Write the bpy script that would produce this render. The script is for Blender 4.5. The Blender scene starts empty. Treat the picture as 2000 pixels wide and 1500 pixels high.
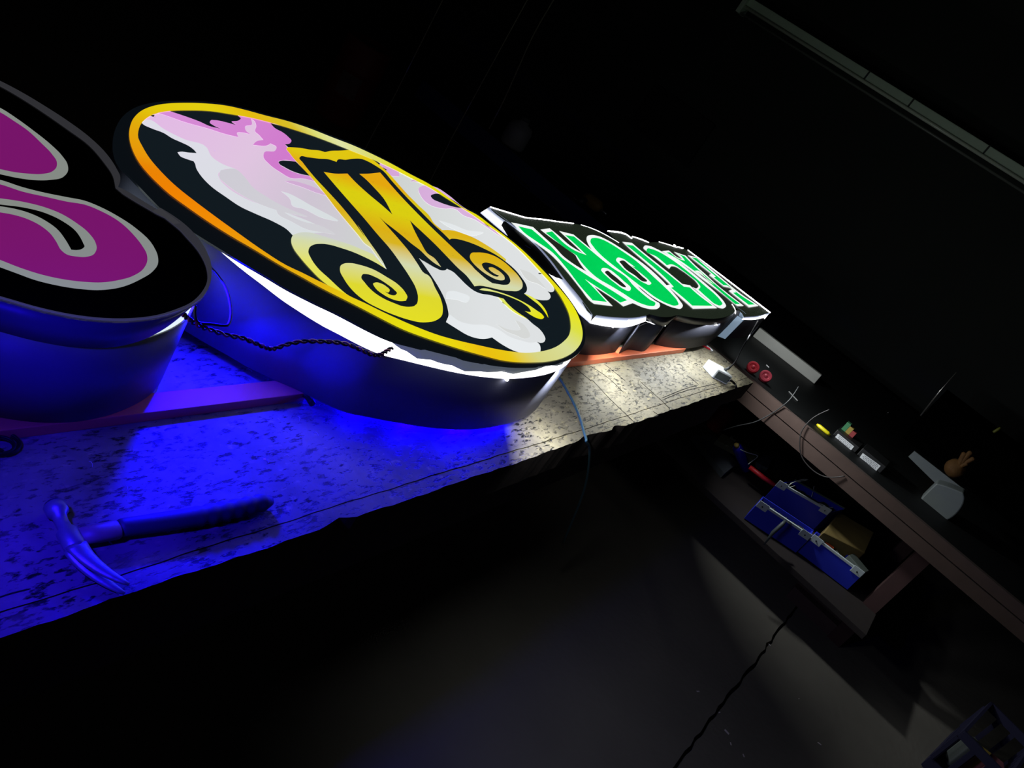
import bpy, bmesh, math, random
from mathutils import Vector, Matrix
from mathutils.geometry import tessellate_polygon
random.seed(7)
SC = bpy.context.scene
COL = SC.collection
# ------------------------------------------------------------------ camera
BZ = 0.85            # height of the workbench top above the floor
HC = 0.90            # camera height above the workbench top
PITCH, YAW, ROLL, FPX = math.radians(24.2026), math.radians(22.6436), math.radians(34.1009), 1600.0
FW = Vector((-math.sin(YAW)*math.cos(PITCH), math.cos(YAW)*math.cos(PITCH), -math.sin(PITCH)))
R0 = Vector((math.cos(YAW), math.sin(YAW), 0)); U0 = R0.cross(FW)
RT = R0*math.cos(ROLL)+U0*math.sin(ROLL); UP = U0*math.cos(ROLL)-R0*math.sin(ROLL)
CAM = Vector((0, 0, BZ+HC))
cd = bpy.data.cameras.new('camera'); cam = bpy.data.objects.new('camera', cd); COL.objects.link(cam)
cd.sensor_width = 36; cd.lens = FPX/2000*36; cd.clip_start = 0.02; cd.clip_end = 60
M = Matrix((RT, UP, -FW)).transposed().to_4x4(); M.translation = CAM; cam.matrix_world = M
SC.camera = cam
# ------------------------------------------------------------------ world, exposure, lamps
w = bpy.data.worlds.new('night'); SC.world = w; w.use_nodes = True
w.node_tree.nodes['Background'].inputs[0].default_value = (0.62, 0.52, 0.68, 1)
w.node_tree.nodes['Background'].inputs[1].default_value = 0.030
SC.view_settings.view_transform = 'Standard'; SC.view_settings.look = 'None'
SC.view_settings.exposure = 0; SC.view_settings.gamma = 1; SC.view_settings.use_curve_mapping = False

def lamp(name, kind, loc, power, color, size=0.01, to=None, size_y=None, spread=None):
    d = bpy.data.lights.new(name, kind); d.energy = power; d.color = color
    if kind == 'AREA':
        d.size = size
        if size_y: d.shape = 'RECTANGLE'; d.size_y = size_y
        if spread: d.spread = math.radians(spread)
    else: d.shadow_soft_size = size
    o = bpy.data.objects.new(name, d); COL.objects.link(o); o.location = loc
    if to is not None: o.rotation_euler = (Vector(to)-Vector(loc)).to_track_quat('-Z', 'Y').to_euler()
    return o
# loose blue LED module hanging in the gap between the first two signs
BLUE = (0.002, 0.0, 1.0)
lamp('blue_bench_light', 'AREA', (-0.970, 0.918, BZ+0.202), 16.0, BLUE, 0.025, (-0.60, 0.70, BZ), 0.025)
# blue halo diodes under the rims of the signs
for x, y, e in ((-0.875, 1.20, .5), (-0.80, 1.28, 2.4), (-0.735, 1.38, 3.6), (-0.685, 1.50, 3.6), (-0.665, 1.62, 1.5)): lamp('halo_diode_light', 'POINT', (x, y, BZ+0.017), e, BLUE, 0.004)
lamp('blue_bench_light', 'AREA', (-0.63, 0.28, BZ+0.42), 1.9, (0.012, 0.003, 1.0), 0.05, (-0.63, 0.66, BZ), 0.05, 100)  # added blue fill lamp out of view, brightens the left part of the bench
# the open white LED strips of the two lit signs
WHITE = (0.93, 0.98, 1.0)
lamp('white_band_light', 'AREA', (-0.622, 1.70, BZ+0.174), 4.2, WHITE, 0.36, (-0.28, 2.05, BZ+0.02), 0.010)
lamp('white_strip_light', 'AREA', (-0.790, 2.40, BZ+0.152), 4.5, WHITE, 0.36, (-0.36, 2.62, BZ-0.03), 0.03)
lamp('white_strip_light', 'AREA', (-0.765, 3.05, BZ+0.150), 3.2, WHITE, 0.60, (-0.40, 3.05, BZ-0.03), 0.03)
lamp('white_end_light', 'AREA', (-0.70, 3.60, BZ+0.135), 2.2, WHITE, 0.10, (-0.05, 3.90, BZ-0.22), 0.03, 84)
lamp('white_end_light', 'AREA', (-0.73, 4.07, BZ+0.150), 1.5, WHITE, 0.10, (-0.60, 4.50, BZ-0.09), 0.03)

# ------------------------------------------------------------------ helpers: pixel on a real plane -> point
def ray(x, y): return FW+RT*((x-1000)/FPX)-UP*((y-750)/FPX)
def at(x, y, z):                     # z = height above the workbench top, metres
    d = ray(x, y); t = (z-HC)/d.z; p = CAM+d*t; return Vector((p.x, p.y, BZ+z))
def aty(x, y, Y):
    d = ray(x, y); return CAM+d*(Y/d.y)
def atx(x, y, X):
    d = ray(x, y); return CAM+d*(X/d.x)
ZM = {'A': (240, 190, .2), 'B': (540, 270, .15), 'C': (560, 440, .15), 'D': (820, 420, .15), 'E': (860, 530, .15),
      'G': (500, 200, .35), 'I': (700, 200, .275), 'K': (940, 390, .15), 'L': (1220, 430, .15), 'M': (1100, 560, .15),
      'P': (0, 150, .22), 'Q': (0, 400, .22), 'X': (0, 0, 1)}
def pts(s):                          # "A 10,20 30,40* B ..." -> pixels, * = corner
    o = []; z = ZM['X']
    for t in s.split():
        if t in ZM: z = ZM[t]; continue
        c = t.endswith('*'); a, b = t.rstrip('*').split(','); o.append((z[0]+z[2]*float(a), z[1]+z[2]*float(b), c))
    return o
def smooth(p, n=5, closed=True):     # Catmull-Rom through the points, broken at corners
    L = len(p); out = []
    for i in range(L if closed else L-1):
        p1 = p[i]; p2 = p[(i+1) % L]
        p0 = p[(i-1) % L] if (closed or i > 0) else p1; p3 = p[(i+2) % L] if (closed or i+2 < L) else p2
        if p1[2]: p0 = p1
        if p2[2]: p3 = p2
        def tan(a, b, c):
            d1 = math.hypot(b[0]-a[0], b[1]-a[1]); d2 = math.hypot(c[0]-b[0], c[1]-b[1])
            return d1, d2
        seg = math.hypot(p2[0]-p1[0], p2[1]-p1[1])
        def m(a, b, c):
            d1, d2 = tan(a, b, c)
            if d1 < 1e-6 or d2 < 1e-6: return ((c[0]-a[0])/max(d1+d2, 1e-6), (c[1]-a[1])/max(d1+d2, 1e-6))
            k = (d1+d2)
            return (((b[0]-a[0])/d1*d2+(c[0]-b[0])/d2*d1)/k, ((b[1]-a[1])/d1*d2+(c[1]-b[1])/d2*d1)/k)
        m1 = m(p0, p1, p2); m2 = m(p1, p2, p3)
        for k in range(n):
            t = k/n; t2 = t*t; t3 = t2*t
            a, b, c, d = 2*t3-3*t2+1, t3-2*t2+t, -2*t3+3*t2, t3-t2
            out.append((a*p1[0]+b*seg*m1[0]+c*p2[0]+d*seg*m2[0], a*p1[1]+b*seg*m1[1]+c*p2[1]+d*seg*m2[1]))
    if not closed: out.append(p[-1][:2])
    return out
# ------------------------------------------------------------------ materials
def lin(c):
    f = lambda v: v/12.92 if v <= .04045 else ((v+.055)/1.055)**2.4
    return tuple(f(v/255) for v in c)
def mat(name, rgb, rough=.6, metal=0, em=0, emc=None, noise=0, nscale=20, bump=0, linear=False, spec=.5, coat=0):
    m = bpy.data.materials.new(name); m.use_nodes = True; nt = m.node_tree; b = nt.nodes['Principled BSDF']
    c = rgb if linear else lin(rgb)
    b.inputs['Base Color'].default_value = (*c, 1); b.inputs['Roughness'].default_value = rough
    b.inputs['Metallic'].default_value = metal; b.inputs['Specular IOR Level'].default_value = spec
    if coat: b.inputs['Coat Weight'].default_value = coat
    if em:
        b.inputs['Emission Color'].default_value = (*(emc or c), 1); b.inputs['Emission Strength'].default_value = em
    if noise or bump:
        tc = nt.nodes.new('ShaderNodeTexCoord'); nz = nt.nodes.new('ShaderNodeTexNoise')
        nz.inputs['Scale'].default_value = nscale; nz.inputs['Detail'].default_value = 6
        nt.links.new(tc.outputs['Object'], nz.inputs['Vector'])
        if noise:
            mx = nt.nodes.new('ShaderNodeMix'); mx.data_type = 'RGBA'
            mx.inputs['A'].default_value = (*[v*(1-noise) for v in c], 1); mx.inputs['B'].default_value = (*[min(1, v*(1+noise)) for v in c], 1)
            nt.links.new(nz.outputs['Fac'], mx.inputs['Factor']); nt.links.new(mx.outputs['Result'], b.inputs['Base Color'])
        if bump:
            bp = nt.nodes.new('ShaderNodeBump'); bp.inputs['Strength'].default_value = bump; bp.inputs['Distance'].default_value = .01
            nt.links.new(nz.outputs['Fac'], bp.inputs['Height']); nt.links.new(bp.outputs['Normal'], b.inputs['Normal'])
    return m
def ramp_mat(name, vec, off, stops, strength=1.0, rough=.25, base=.25, coord='POS'):
    """printed ink: colour runs along one direction of the panel (t = vec . position + off)"""
    m = bpy.data.materials.new(name); m.use_nodes = True; nt = m.node_tree; b = nt.nodes['Principled BSDF']
    g = nt.nodes.new('ShaderNodeNewGeometry'); d = nt.nodes.new('ShaderNodeVectorMath'); d.operation = 'DOT_PRODUCT'
    d.inputs[1].default_value = vec; a = nt.nodes.new('ShaderNodeMath'); a.inputs[1].default_value = off
    r = nt.nodes.new('ShaderNodeValToRGB'); cr = r.color_ramp
    while len(cr.elements) < len(stops): cr.elements.new(.5)
    for e, (p, c) in zip(cr.elements, stops): e.position = p; e.color = (*lin(c), 1)
    nt.links.new(g.outputs['Position'], d.inputs[0]); nt.links.new(d.outputs['Value'], a.inputs[0]); nt.links.new(a.outputs[0], r.inputs[0])
    b.inputs['Base Color'].default_value = (base, base, base, 1); b.inputs['Roughness'].default_value = rough
    nt.links.new(r.outputs[0], b.inputs['Emission Color']); b.inputs['Emission Strength'].default_value = strength
    return m
def affine(P0, P1, P2, v=(0, 1, 0)):
    """t = v0 at P0, v1 at P1, v2 at P2 (world xy)"""
    A = Matrix(((P0.x, P0.y, 1), (P1.x, P1.y, 1), (P2.x, P2.y, 1))); s = A.inverted() @ Vector(v)
    return (s.x, s.y, 0), s.z
# ------------------------------------------------------------------ mesh helpers
def link(name, verts, faces, mats, parent=None, fm=None, smooth_sh=False, col=None):
    me = bpy.data.meshes.new(name); o3 = Vector((0, 0, 0)); q = parent
    while q: o3 += q.location; q = q.parent
    if parent is None and verts:      # a one-mesh thing gets its origin at its base
        xs = [v[0] for v in verts]; ys = [v[1] for v in verts]; zs = [v[2] for v in verts]
        o3 = Vector(((min(xs)+max(xs))/2, (min(ys)+max(ys))/2, min(zs)))
    me.from_pydata([tuple(Vector(v)-o3) for v in verts], [], faces)
    for m in (mats if isinstance(mats, (list, tuple)) else [mats]): me.materials.append(m)
    if fm: me.polygons.foreach_set('material_index', fm)
    if smooth_sh: me.polygons.foreach_set('use_smooth', [True]*len(me.polygons))
    if col:
        ca = me.color_attributes.new('ink', 'FLOAT_COLOR', 'POINT')
        for i, c in enumerate(col): ca.data[i].color = (*c, 1)
    me.update(); o = bpy.data.objects.new(name, me); COL.objects.link(o)
    if parent is None: o.location = o3
    else: o.parent = parent
    return o
def tag(o, label=None, cat=None, group=None, kind=None):
    if label: o['label'] = label
    if cat: o['category'] = cat
    if group: o['group'] = group
    if kind: o['kind'] = kind
    return o
def thing(name, loc, label, cat, group=None):
    o = bpy.data.objects.new(name, None); COL.objects.link(o); o.location = loc; o.empty_display_size = .05
    return tag(o, label, cat, group)
class MB:
    def __init__(s): s.v = []; s.f = []; s.m = []; s.cur = 0
    def add(s, v, f):
        b = len(s.v); s.v += [Vector(x) for x in v]; s.f += [tuple(i+b for i in q) for q in f]; s.m += [s.cur]*len(f); return s
    def box(s, lo, hi, R=None, c=None):
        x0, y0, z0 = lo; x1, y1, z1 = hi
        v = [Vector(p) for p in ((x0, y0, z0), (x1, y0, z0), (x1, y1, z0), (x0, y1, z0), (x0, y0, z1), (x1, y0, z1), (x1, y1, z1), (x0, y1, z1))]
        if R is not None: v = [R @ p + Vector(c or (0, 0, 0)) for p in v]
        return s.add(v, [(0, 3, 2, 1), (4, 5, 6, 7), (0, 1, 5, 4), (1, 2, 6, 5), (2, 3, 7, 6), (3, 0, 4, 7)])
    def prism(s, poly, z0, z1):      # poly: world xy list
        n = len(poly); v = [(p[0], p[1], z0) for p in poly]+[(p[0], p[1], z1) for p in poly]
        f = [(i, (i+1) % n, n+(i+1) % n, n+i) for i in range(n)]
        tri = tessellate_polygon([[Vector((p[0], p[1], 0)) for p in poly]])
        f += [t for t in tri]+[(t[2]+n, t[1]+n, t[0]+n) for t in tri]
        return s.add(v, f)
    def tube(s, path, r, seg=8, caps=True):
        P = [Vector(p) for p in path]; n = len(P); rr = r if isinstance(r, (list, tuple)) else [r]*n
        ref = Vector((0, 0, 1)); prev = None; v = []
        for i in range(n):
            t = (P[min(i+1, n-1)]-P[max(i-1, 0)]).normalized()
            if prev is None: a = ref.cross(t); a = a if a.length > .1 else Vector((1, 0, 0)).cross(t)
            else: a = prev-t*prev.dot(t)
            a.normalize(); prev = a; b = t.cross(a)
            for k in range(seg): q = 2*math.pi*k/seg; v.append(P[i]+(a*math.cos(q)+b*math.sin(q))*rr[i])
        f = [(i*seg+k, i*seg+(k+1) % seg, (i+1)*seg+(k+1) % seg, (i+1)*seg+k) for i in range(n-1) for k in range(seg)]
        if caps: f += [tuple(range(seg))[::-1], tuple((n-1)*seg+k for k in range(seg))]
        return s.add(v, f)
    def lathe(s, prof, c, axis=(0, 0, 1), seg=24):
        ax = Vector(axis).normalized(); a = ax.orthogonal().normalized(); b = ax.cross(a); v = []
        for r, h in prof:
            for k in range(seg): q = 2*math.pi*k/seg; v.append(Vector(c)+ax*h+(a*math.cos(q)+b*math.sin(q))*r)
        n = len(prof); f = [(i*seg+k, i*seg+(k+1) % seg, (i+1)*seg+(k+1) % seg, (i+1)*seg+k) for i in range(n-1) for k in range(seg)]
        f += [tuple(range(seg))[::-1], tuple((n-1)*seg+k for k in range(seg))]
        return s.add(v, f)
    def make(s, name, mats, parent=None, sm=False, bevel=0, weld=True):
        o = link(name, s.v, s.f, mats, parent, fm=s.m, smooth_sh=sm)
        bm = bmesh.new(); bm.from_mesh(o.data)
        if weld: bmesh.ops.remove_doubles(bm, verts=bm.verts, dist=1e-5)
        bmesh.ops.recalc_face_normals(bm, faces=bm.faces); bm.to_mesh(o.data); bm.free()
        if bevel:
            md = o.modifiers.new('bevel', 'BEVEL'); md.width = bevel; md.segments = 2; md.limit_method = 'ANGLE'
        return o
def crv(p, n=6):                     # smooth open 3-D path
    P = [Vector(q) for q in p]; out = []
    for i in range(len(P)-1):
        a = P[max(i-1, 0)]; b = P[i]; c = P[i+1]; d = P[min(i+2, len(P)-1)]
        for k in range(n):
            t = k/n; out.append(.5*((2*b)+(c-a)*t+(2*a-5*b+4*c-d)*t*t+(3*b-a-3*c+d)*t*t*t))
    return out+[P[-1]]

# ================================================================== THE SETTING
conc = mat('dusty_concrete', (88, 86, 80), .9, noise=.35, nscale=3, bump=.3)
def floor_mat():
    m = mat('workshop_floor', (96, 92, 84), .85, noise=.3, nscale=2.5); nt = m.node_tree; b = nt.nodes['Principled BSDF']
    tc = nt.nodes.new('ShaderNodeTexCoord'); nz = nt.nodes.new('ShaderNodeTexNoise'); nz.inputs['Scale'].default_value = 30; nz.inputs['Detail'].default_value = 8
    nt.links.new(tc.outputs['Object'], nz.inputs['Vector']); bp = nt.nodes.new('ShaderNodeBump'); bp.inputs['Strength'].default_value = .25; bp.inputs['Distance'].default_value = .01
    nt.links.new(nz.outputs['Fac'], bp.inputs['Height']); nt.links.new(bp.outputs['Normal'], b.inputs['Normal'])
    return m
FX0, FX1, FY0, FY1, CZ = -6.2, 3.2, -1.6, 6.5, 3.0
fm_ = floor_mat()
# floor slabs with a jagged crack running along y near x = 0.24
crack = [(.205, -1.6), (.21, .4), (.225, 1.5), (.232, 2.386)]
yy = 2.386
while yy < 4.0:
    yy += .05; crack.append((.232+(.242-.232)*(yy-2.386)/1.6+random.uniform(-.006, .006), yy))
crack += [(.245, 6.5)]
f1 = MB(); Lq = [(FX0, FY0)]+[(x-.005-random.uniform(0, .003), y) for x, y in crack]+[(FX0, FY1)]
Rq = [(x+.005+random.uniform(0, .003), y) for x, y in crack]+[(FX1, FY1), (FX1, FY0)]
f1.prism(Lq, -.1, 0); f1.prism(Rq, -.1, 0); f1.box((FX0, FY0, -.12), (FX1, FY1, -.03))
tag(f1.make('floor', fm_, weld=False), kind='structure')
wallm = mat('dark_plaster', (38, 42, 39), .9, noise=.3, nscale=1.5)
def wall(name, lo, hi): tag(MB().box(lo, hi).make(name, wallm), kind='structure')
wall('wall_back', (FX0-.1, FY1, 0), (FX1+.1, FY1+.1, CZ)); wall('wall_left', (FX0-.1, FY0, 0), (FX0, FY1, CZ))
wall('wall_right', (FX1, FY0, 0), (FX1+.1, FY1, CZ))   # front wall left out, an added opening that lets dim world light in
tag(MB().box((FX0-.1, FY0-.1, CZ), (FX1+.1, FY1+.1, CZ+.1)).make('ceiling', mat('ceiling_paint', (60, 62, 60), .9, noise=.2)), kind='structure')

# ================================================================== WORKBENCH
def bench_mat():
    m = bpy.data.materials.new('worn_particle_board'); m.use_nodes = True; nt = m.node_tree; b = nt.nodes['Principled BSDF']; N = nt.nodes.new; Lk = nt.links.new
    tc = N('ShaderNodeNewGeometry'); mp = N('ShaderNodeMapping'); mp.inputs['Scale'].default_value = (1, 1, 1); Lk(tc.outputs['Position'], mp.inputs['Vector'])
    def noise(sc, det=5, rgh=.6, stretch=None):
        n = N('ShaderNodeTexNoise'); n.inputs['Scale'].default_value = sc; n.inputs['Detail'].default_value = det; n.inputs['Roughness'].default_value = rgh
        if stretch:
            q = N('ShaderNodeMapping'); q.inputs['Scale'].default_value = stretch; q.inputs['Rotation'].default_value = (0, 0, .5); Lk(mp.outputs[0], q.inputs['Vector']); Lk(q.outputs[0], n.inputs['Vector'])
        else: Lk(mp.outputs[0], n.inputs['Vector'])
        return n.outputs['Fac']
    def ramp(src, st):
        r = N('ShaderNodeValToRGB')
        while len(r.color_ramp.elements) < len(st): r.color_ramp.elements.new(.5)
        for e, (p, c) in zip(r.color_ramp.elements, st): e.position = p; e.color = (*(lin(c) if isinstance(c, tuple) else (c, c, c)), 1)
        Lk(src, r.inputs[0]); return r.outputs[0]
    base = ramp(noise(3.5), [(.3, (92, 86, 72)), (.52, (142, 134, 112)), (.75, (180, 168, 128))])
    fleck = ramp(noise(130, 4, .62, (1, .33, 1)), [(.37, 0.0), (.46, 1.0)])      # dark chips
    patch = ramp(noise(9, 4), [(.42, .45), (.6, 1.0)]); where = ramp(noise(6, 5, .7), [(.38, .25), (.55, 1.0)])
    yel = ramp(noise(60, 3, .6, (1, .5, 1)), [(.60, 0.0), (.72, .7)])
    mx = N('ShaderNodeMix'); mx.data_type = 'RGBA'; mx.blend_type = 'MIX'; Lk(yel, mx.inputs['Factor']); Lk(base, mx.inputs['A']); mx.inputs['B'].default_value = (*lin((190, 176, 128)), 1)
    m2 = N('ShaderNodeMix'); m2.data_type = 'RGBA'; m2.blend_type = 'MULTIPLY'; Lk(where, m2.inputs['Factor']); Lk(mx.outputs['Result'], m2.inputs['A']); Lk(fleck, m2.inputs['B'])
    m3 = N('ShaderNodeMix'); m3.data_type = 'RGBA'; m3.blend_type = 'MULTIPLY'; m3.inputs['Factor'].default_value = .35; Lk(m2.outputs['Result'], m3.inputs['A']); Lk(patch, m3.inputs['B'])
    Lk(m3.outputs['Result'], b.inputs['Base Color']); b.inputs['Roughness'].default_value = .62
    # chips and saw cuts
    add = N('ShaderNodeMath'); add.operation = 'ADD'; Lk(fleck, add.inputs[0])
    m5 = N('ShaderNodeMath'); m5.operation = 'MULTIPLY'; m5.inputs[1].default_value = .5; Lk(noise(18, 6), m5.inputs[0]); Lk(m5.outputs[0], add.inputs[1])
    bp = N('ShaderNodeBump'); bp.inputs['Strength'].default_value = .55; bp.inputs['Distance'].default_value = .0035; Lk(add.outputs[0], bp.inputs['Height']); Lk(bp.outputs['Normal'], b.inputs['Normal'])
    return m
bench_m = bench_mat(); dark_wood = mat('dark_brown_wood', (52, 42, 38), .85, noise=.3, nscale=8, bump=.3)
bench = thing('workbench', (-1.15, 1.6, 0), 'long battered wooden workbench with particle board top under the row of signs', 'workbench')
BE = -.5355; TH = .09
def rag(y): return .0012*math.sin(y*17)+.0010*math.sin(y*61+1)+.0006*math.sin(y*211+2)+(.012*math.exp(-((y-1.95)/.07)**2))*(-1)+(-.010)*math.exp(-((y-2.12)/.03)**2)+(-.008)*math.exp(-((y-1.0)/.02)**2)
SEAM = -.568
tb = MB(); n = 240; Y0, Y1 = -.9, 3.49
yl = [Y0+(Y1-Y0)*i/n for i in range(n+1)]
sm_ = lambda y: SEAM+.0015*math.sin(y*4)+.0008*math.sin(y*23)+.0006*math.sin(y*77)
tb.prism([(-1.66, Y0)]+[(sm_(y)-.0008, y) for y in yl]+[(-1.66, Y1)], BZ-TH, BZ)
tb.make('bench_top', bench_m, bench, weld=False)
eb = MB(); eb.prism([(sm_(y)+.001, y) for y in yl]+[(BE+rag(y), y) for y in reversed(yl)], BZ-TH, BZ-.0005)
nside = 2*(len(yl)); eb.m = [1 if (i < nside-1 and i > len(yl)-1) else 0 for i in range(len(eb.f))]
eb.make('edge_board', [bench_m, dark_wood], bench, weld=False)  # outer side takes the dark wood colour to put its shade in
MB().box((-.60, Y0, BZ-.24), (-.572, Y1-.06, BZ-TH)).make('apron', dark_wood, bench)
MB().box((-1.64, Y1-.09, BZ-.24), (-.61, Y1-.06, BZ-TH)).make('apron', dark_wood, bench)
for lx, ly in ((-.95, 3.2), (-.95, 1.3), (-.95, -.7), (-1.58, 3.36), (-1.58, 1.3), (-1.58, -.7)):
    MB().box((lx-.045, ly-.045, 0), (lx+.045, ly+.045, BZ-TH)).make('leg', dark_wood, bench)
# dark cross seams and gouges let into the top (thin raised-lip cuts)
cutm = mat('cut_shadow_line', (28, 24, 20), .95)
def cut(path, r=.0012):
    q = [at(x, y, 0.0) for x, y in path]; mb = MB()
    mb.tube(crv(q, 4), [r*(.4 if i in (0, len(q)*4-4) else 1) for i in range(len(crv(q, 4)))], 5)
    return mb
g = MB()
for path in ([(1120, 716), (1152, 742), (1158, 744), (1190, 778), (1240, 826)], [(1150, 713), (1190, 740), (1219, 768)], [(1180, 711), (1210, 735), (1222, 745)], [(1250, 745), (1300, 790), (1308, 800)],
             [(1292, 778), (1330, 762), (1362, 752)], [(1292, 782), (1340, 763), (1406, 748)], [(1345, 735), (1365, 752)],
             [(1262, 817), (1285, 812), (1275, 803)], [(60, 1150), (20, 1160), (-10, 1170)]):
    g.add(*(lambda t: (t.v, t.f))(cut(path)))
g.make('saw_cut', cutm, bench)['kind'] = 'stuff'

# ================================================================== ORANGE RAILS
orange = mat('orange_paint', (226, 112, 72), .45, noise=.12, nscale=15)
def rail(a, b, h, wdt, label, cutend=0):
    A = at(*a, 0); B = at(*b, 0); d = (B-A); d.z = 0; u = d.normalized(); nrm = Vector((-u.y, u.x, 0))
    A = A-u*0; poly = [A, B, B+nrm*wdt-u*cutend, A+nrm*wdt]
    o = MB().prism([(p.x, p.y) for p in poly], BZ, BZ+h).make('support_rail', orange, bevel=.0015)
    tag(o, label, 'rail', 'orange rails under the signs'); return o
RH = .0205
rail((-330, 905), (593, 783), RH, .045, 'orange painted wooden rail lying under the purple lettered sign')
rail((905, 744), (1334, 689), RH, .045, 'orange painted wooden rail lying under the green lettered sign')

# ================================================================== SIGNS
BODY = RH+.0005
navy_return = mat('grey_aluminium', (112, 114, 134), .7, noise=.05, nscale=6)
gloss_black = mat('black_vinyl', (10, 13, 16), .22, em=.55, emc=lin((16, 22, 28)))
def band_mat(name, z0, z1, stops, strength): return ramp_mat(name, (0, 0, 1/(z1-z0)), -(z0)/(z1-z0), stops, strength, .35, .6)
def offset(poly, d):
    """push an outline outwards by d (world xy)"""
    n = len(poly); area = sum(poly[i][0]*poly[(i+1) % n][1]-poly[(i+1) % n][0]*poly[i][1] for i in range(n)); s = 1 if area > 0 else -1; out = []
    for i in range(n):
        a = Vector(poly[i-1]); b = Vector(poly[i]); c = Vector(poly[(i+1) % n]); t = (c-a)
        if t.length < 1e-9: out.append(tuple(b)); continue
        t.normalize(); out.append((b.x+t.y*d*s, b.y-t.x*d*s))
    return out
def resample(poly, n):
    P = [Vector(p[:2]) for p in poly]; P.append(P[0]); L = [0]
    for i in range(1, len(P)): L.append(L[-1]+(P[i]-P[i-1]).length)
    out = []; j = 0
    for k in range(n):
        t = L[-1]*k/n
        while L[j+1] < t: j += 1
        f = (t-L[j])/max(L[j+1]-L[j], 1e-9); q = P[j].lerp(P[j+1], f); out.append((q.x, q.y))
    return out
def plane_poly(s, z, n=5, off=None):
    p = pts(s) if isinstance(s, str) else s
    px = smooth(p, n); return [tuple(at(x, y, z))[:2] for x, y in px]
def wallring(poly, z0, z1, thick=.002, top=False):
    """vertical wall following an outline, real thickness"""
    inn = offset(poly, -thick); n = len(poly); mb = MB()
    v = [(p[0], p[1], z0) for p in poly]+[(p[0], p[1], z1) for p in poly]+[(p[0], p[1], z0) for p in inn]+[(p[0], p[1], z1) for p in inn]
    f = []
    for i in range(n):
        j = (i+1) % n; f += [(i, j, n+j, n+i), (2*n+j, 2*n+i, 3*n+i, 3*n+j), (n+i, n+j, 3*n+j, 3*n+i), (j, i, 2*n+i, 2*n+j)]
    return mb.add(v, f)
class Art:
    """printed film pieces of one sign face, gathered in one mesh, each layer 0.3 mm above the one before"""
    def __init__(s, z): s.z = z; s.k = 0; s.mb = MB(); s.mats = []
    def idx(s, m):
        if m not in s.mats: s.mats.append(m)
        return s.mats.index(m)
    def piece(s, t, m, n=5, dz=None):
        s.k += 1; z = s.z+.00004*s.k; p = pts(t) if isinstance(t, str) else t; px = smooth(p, n)
        W = [at(x, y, s.z) for x, y in px]; tri = tessellate_polygon([[Vector((q.x, q.y, 0)) for q in W]])
        s.mb.cur = s.idx(m); fs = []
        for a, b, c in tri:
            cr = (W[b]-W[a]).cross(W[c]-W[a]).z
            fs.append((a, b, c) if cr > 0 else (a, c, b))
        s.mb.add([(q.x, q.y, BZ+z) for q in W], fs)
    def make(s, name, parent): return link(name, s.mb.v, s.mb.f, s.mats, parent, fm=s.mb.m)

# ---------------------------------------------------------------- round sign
ZB, ZF = .171, .2115         # top of the metal return, plane of the face
OFACE = "X 762,664 810,677 860,690 910,702 960,711 1010,716 1060,714 1100,706 1128,692 1141,672 1143,650 1138,628 1126,605 1109,580 1089,555 1063,525 1047,509 1017,481 986,457 956,434.5 932,416.5 904,403 869,379 841,359 804,340 766,318 724,297 691,281 652,266 600,246 560,234 520,223 480,212 440,203 400,198 360,197 320,198 290,202 262,211 240,227 226,250 221,275 222,295 227,313 236,327 253,344 286,379 319,412 361,443 418,479 470,511 520,540 560,564 590,579.5 620,594.5 650,608.5 680,624 710,640"
RO = "X 252,258 258,236 272,220 292,210 320,204 360,202 400,203 440,207 480,216 520,227 560,237 600,250 651,270 690,285 723,300 765,321 803,342 840,361.5 868,381 903,406 931,420 955,438 985,460.5 1015,484.5 1045,513 1075,544.5 1097.5,570 1120,600 1134,632 1137.5,653 1134.5,669.5 1124,684.5 1100,699.5 1070,707 1040,709 1010,708.5 980,705 950,697.5 920,689.5 890,680.5 860,671 842,665 785,644 740,621.5 695,598 665,583 620,560 590,543 560,527 500,491 440,456 400,430 360,402 330,380 310,362 290,342 272,320 260,298 253,276"
RI = "X 269,262 277,240 290,229 310,221 330,218 368,216.6 410,218 450,224 490,231 530,241 570,253 610,266 645,279 675,291 705,303 723,310.5 750,322.5 780,337 810,352.5 840,368 868,386 900,406 923.5,421 947.5,438 970,453 1000,476 1022.5,497 1045,521 1060,537.5 1075,554 1090,573.5 1102,594 1111,615 1114,633 1114,643 1110.5,656 1100,668 1085,678.5 1055,687.5 1025,690 995,687 965,682 935,675.5 897.5,667 860,657 815,640.5 770,621 740,607 710,592 687.5,582 665,570.5 620,549 590,534 560,520 513,490.5 460,453 420,424 380,394 340,362 310,332 290,308 276,284 269.6,271"
oval = thing('round_sign', at(700, 560, 0)+Vector((0, 0, BODY)), 'large round lit sign with a yellow ring and a curly yellow letter on smoke', 'sign', 'signs in a row on the workbench')
opx = smooth(pts(OFACE), 3); face_o = plane_poly(OFACE, ZF, 3)
body = offset(face_o, -.006)
def rtop(i):                 # the return rises to meet the face on the far side, and opens towards the front
    x, y = opx[i % len(opx)]
    if y < 478: return BZ+ZF-.0045
    if x > 700: return BZ+ZB if y > 520 else BZ+ZB+(ZF-.0045-ZB)*(520-y)/42
    t = min(1, max(0, (x-420)/230)); return BZ+ZF-.0045+(ZB-ZF+.0045)*t**.8
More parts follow.
